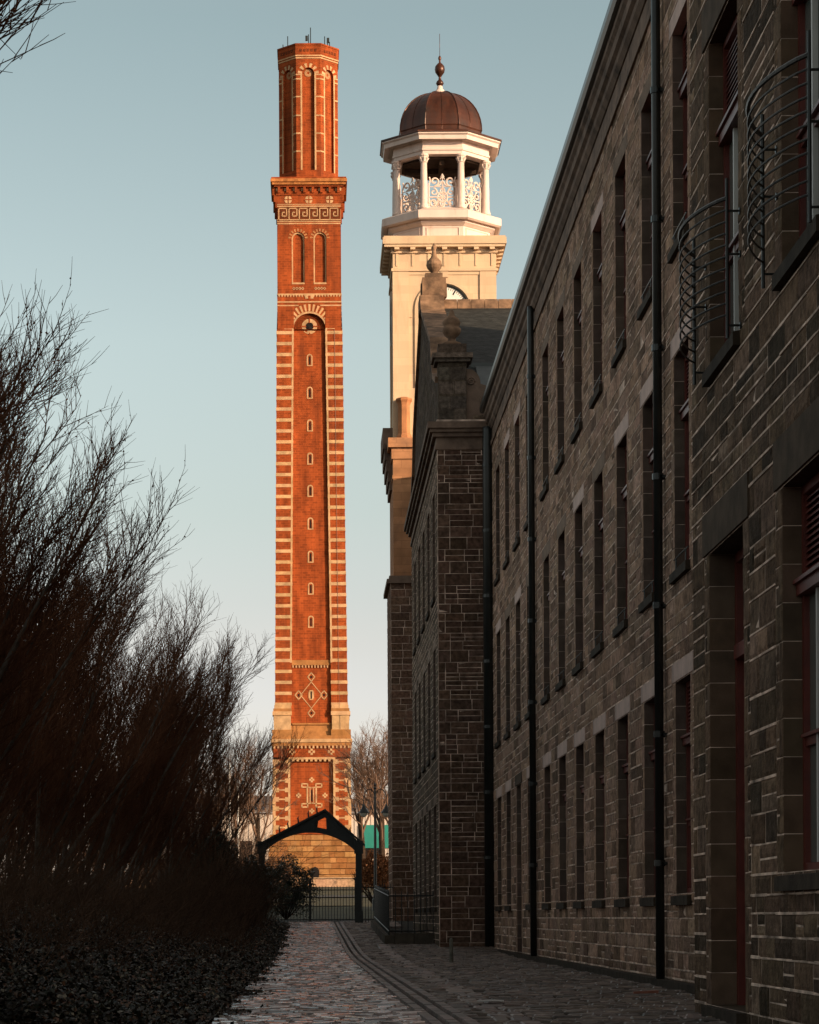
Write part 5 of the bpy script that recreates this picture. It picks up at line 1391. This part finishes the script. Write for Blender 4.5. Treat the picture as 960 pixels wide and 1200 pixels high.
# double-armed lamp post
LY = 128; lx, lz = un(439.5, 925, LY)
lamp = thing('street_lamp', (lx, LY, gz(LY)), 'black double armed swan neck street lamp right of the gateway', 'street lamp'); lo2 = tuple(lamp.location)
p = MB(); g0 = gz(LY); p.lathe(lx, LY, [(.16, g0 - .05), (.16, g0 + .5), (.10, g0 + .6), (.075, g0 + .9), (.055, lz - .4), (.05, lz), (.09, lz + .05), (.03, lz + .14), (.07, lz + .2), (.01, lz + .34)], 10); p.build('column', M['iron'], lamp, lo2)
for sg in (-1, 1):
    a = MB(); R_ = .27
    a.tube([(lx, LY, lz - .75)] + [(lx + sg * (R_ - R_ * math.cos(t)) , LY, lz - .45 + .45 * math.sin(t)) for t in [k * math.pi / 10 for k in range(0, 11)]] + [(lx + sg * 2 * R_, LY, lz - .75)], .022, 6)
    ao = a.build('arm', M['iron'], lamp, lo2)
    hx = lx + sg * 2 * R_
    s_ = MB(); s_.lathe(hx, LY, [(.03, lz - .70), (.06, lz - .80), (.12, lz - .92), (.25, lz - 1.10), (.26, lz - 1.14), (.2, lz - 1.13)], 14); s_.build('lamp_shade', M['iron'], ao, lo2)
    s_ = MB(); s_.lathe(hx, LY, [(.18, lz - 1.14), (.17, lz - 1.22), (.10, lz - 1.31), (.02, lz - 1.34)], 14); s_.build('lamp_bowl', M['lampglass'], ao, lo2)
# far rim of town trees
hf = MB(); r7 = random.Random(8)
for i in range(500):
    X = r7.uniform(-190, 150); Y = r7.uniform(430, 470)
    if -14 < X < 30 and False: continue
    grow(hf, Vector((X, Y, gz(Y))), Vector((r7.uniform(-.1, .1), 0, 1)), r7.uniform(9, 15), .14, 3, .1, Vector((0, 0, .1)), r7, 3, .2)
    for k in range(26):
        p = Vector((X + r7.gauss(0, .8), Y, gz(Y) + r7.uniform(3, 10))); grow(hf, p, (rvec(r7) + Vector((0, 0, .9))).normalized(), r7.uniform(1.5, 4.5), .05, 3, .15, Vector((0, 0, .05)), r7, 3, .2)
tag(hf.build('distant_wood', M['fartwig']), kind='stuff', label='distant belt of bare woodland beyond the chimney', cat='woodland')

# ------------------------------------------------------------------ camera, light
cam = bpy.data.cameras.new('camera'); co = bpy.data.objects.new('camera', cam); COL.objects.link(co); SC.camera = co
cam.sensor_fit = 'HORIZONTAL'; cam.sensor_width = 36; cam.lens = 36 * F / 960
cam.shift_x = 110 / 960; cam.shift_y = 475 / 960; cam.clip_end = 20000; cam.clip_start = .1
roll = .005
co.location = (0, 0, 1.0)
co.rotation_euler = (Matrix.Rotation(R(90), 4, 'X') @ Matrix.Rotation(-roll, 4, 'Z')).to_euler()

EL, AZ = 14.0, 127.0
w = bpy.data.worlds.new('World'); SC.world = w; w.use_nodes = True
nt = w.node_tree; nt.nodes.clear(); N = nt.nodes.new; L = nt.links.new
sky = N('ShaderNodeTexSky'); sky.sky_type = 'NISHITA'; sky.sun_disc = False
sky.sun_elevation = R(EL); sky.sun_rotation = R(AZ); sky.air_density = 1.0; sky.dust_density = 1.2; sky.ozone_density = 1.0
hs = N('ShaderNodeHueSaturation'); hs.inputs['Saturation'].default_value = .51; hs.inputs['Value'].default_value = 1.0
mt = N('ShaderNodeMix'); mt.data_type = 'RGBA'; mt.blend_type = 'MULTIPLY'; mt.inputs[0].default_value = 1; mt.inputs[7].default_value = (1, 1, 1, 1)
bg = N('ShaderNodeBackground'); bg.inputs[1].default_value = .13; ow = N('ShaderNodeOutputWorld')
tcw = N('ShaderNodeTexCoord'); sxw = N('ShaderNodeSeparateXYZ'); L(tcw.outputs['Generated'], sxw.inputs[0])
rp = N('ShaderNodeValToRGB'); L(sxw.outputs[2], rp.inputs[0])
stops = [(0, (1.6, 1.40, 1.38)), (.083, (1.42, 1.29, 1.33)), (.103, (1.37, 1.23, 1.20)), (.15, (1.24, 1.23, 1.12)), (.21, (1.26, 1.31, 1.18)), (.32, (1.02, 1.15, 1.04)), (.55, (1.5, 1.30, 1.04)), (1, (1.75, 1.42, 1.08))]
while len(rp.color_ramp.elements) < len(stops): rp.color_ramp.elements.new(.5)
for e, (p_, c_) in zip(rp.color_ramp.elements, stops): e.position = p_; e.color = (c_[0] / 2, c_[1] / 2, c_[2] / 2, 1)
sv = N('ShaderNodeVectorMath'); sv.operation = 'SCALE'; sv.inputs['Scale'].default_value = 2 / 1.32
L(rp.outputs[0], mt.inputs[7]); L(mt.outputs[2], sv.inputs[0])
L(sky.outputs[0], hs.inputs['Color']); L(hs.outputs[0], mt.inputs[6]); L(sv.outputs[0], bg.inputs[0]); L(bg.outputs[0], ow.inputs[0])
sd = bpy.data.lights.new('sun', 'SUN'); sd.energy = 4.9; sd.angle = R(.5); sd.color = (1, .72, .46)
sun = bpy.data.objects.new('sun', sd); COL.objects.link(sun)
d = Vector((math.sin(R(AZ)) * math.cos(R(EL)), math.cos(R(AZ)) * math.cos(R(EL)), math.sin(R(EL))))
sun.rotation_euler = d.to_track_quat('Z', 'Y').to_euler(); sun.location = d * 100
SC.view_settings.view_transform = 'Standard'; SC.view_settings.look = 'None'; SC.view_settings.exposure = .4; SC.view_settings.gamma = 1
SC.view_settings.use_curve_mapping = False
SC.render.engine = 'CYCLES'
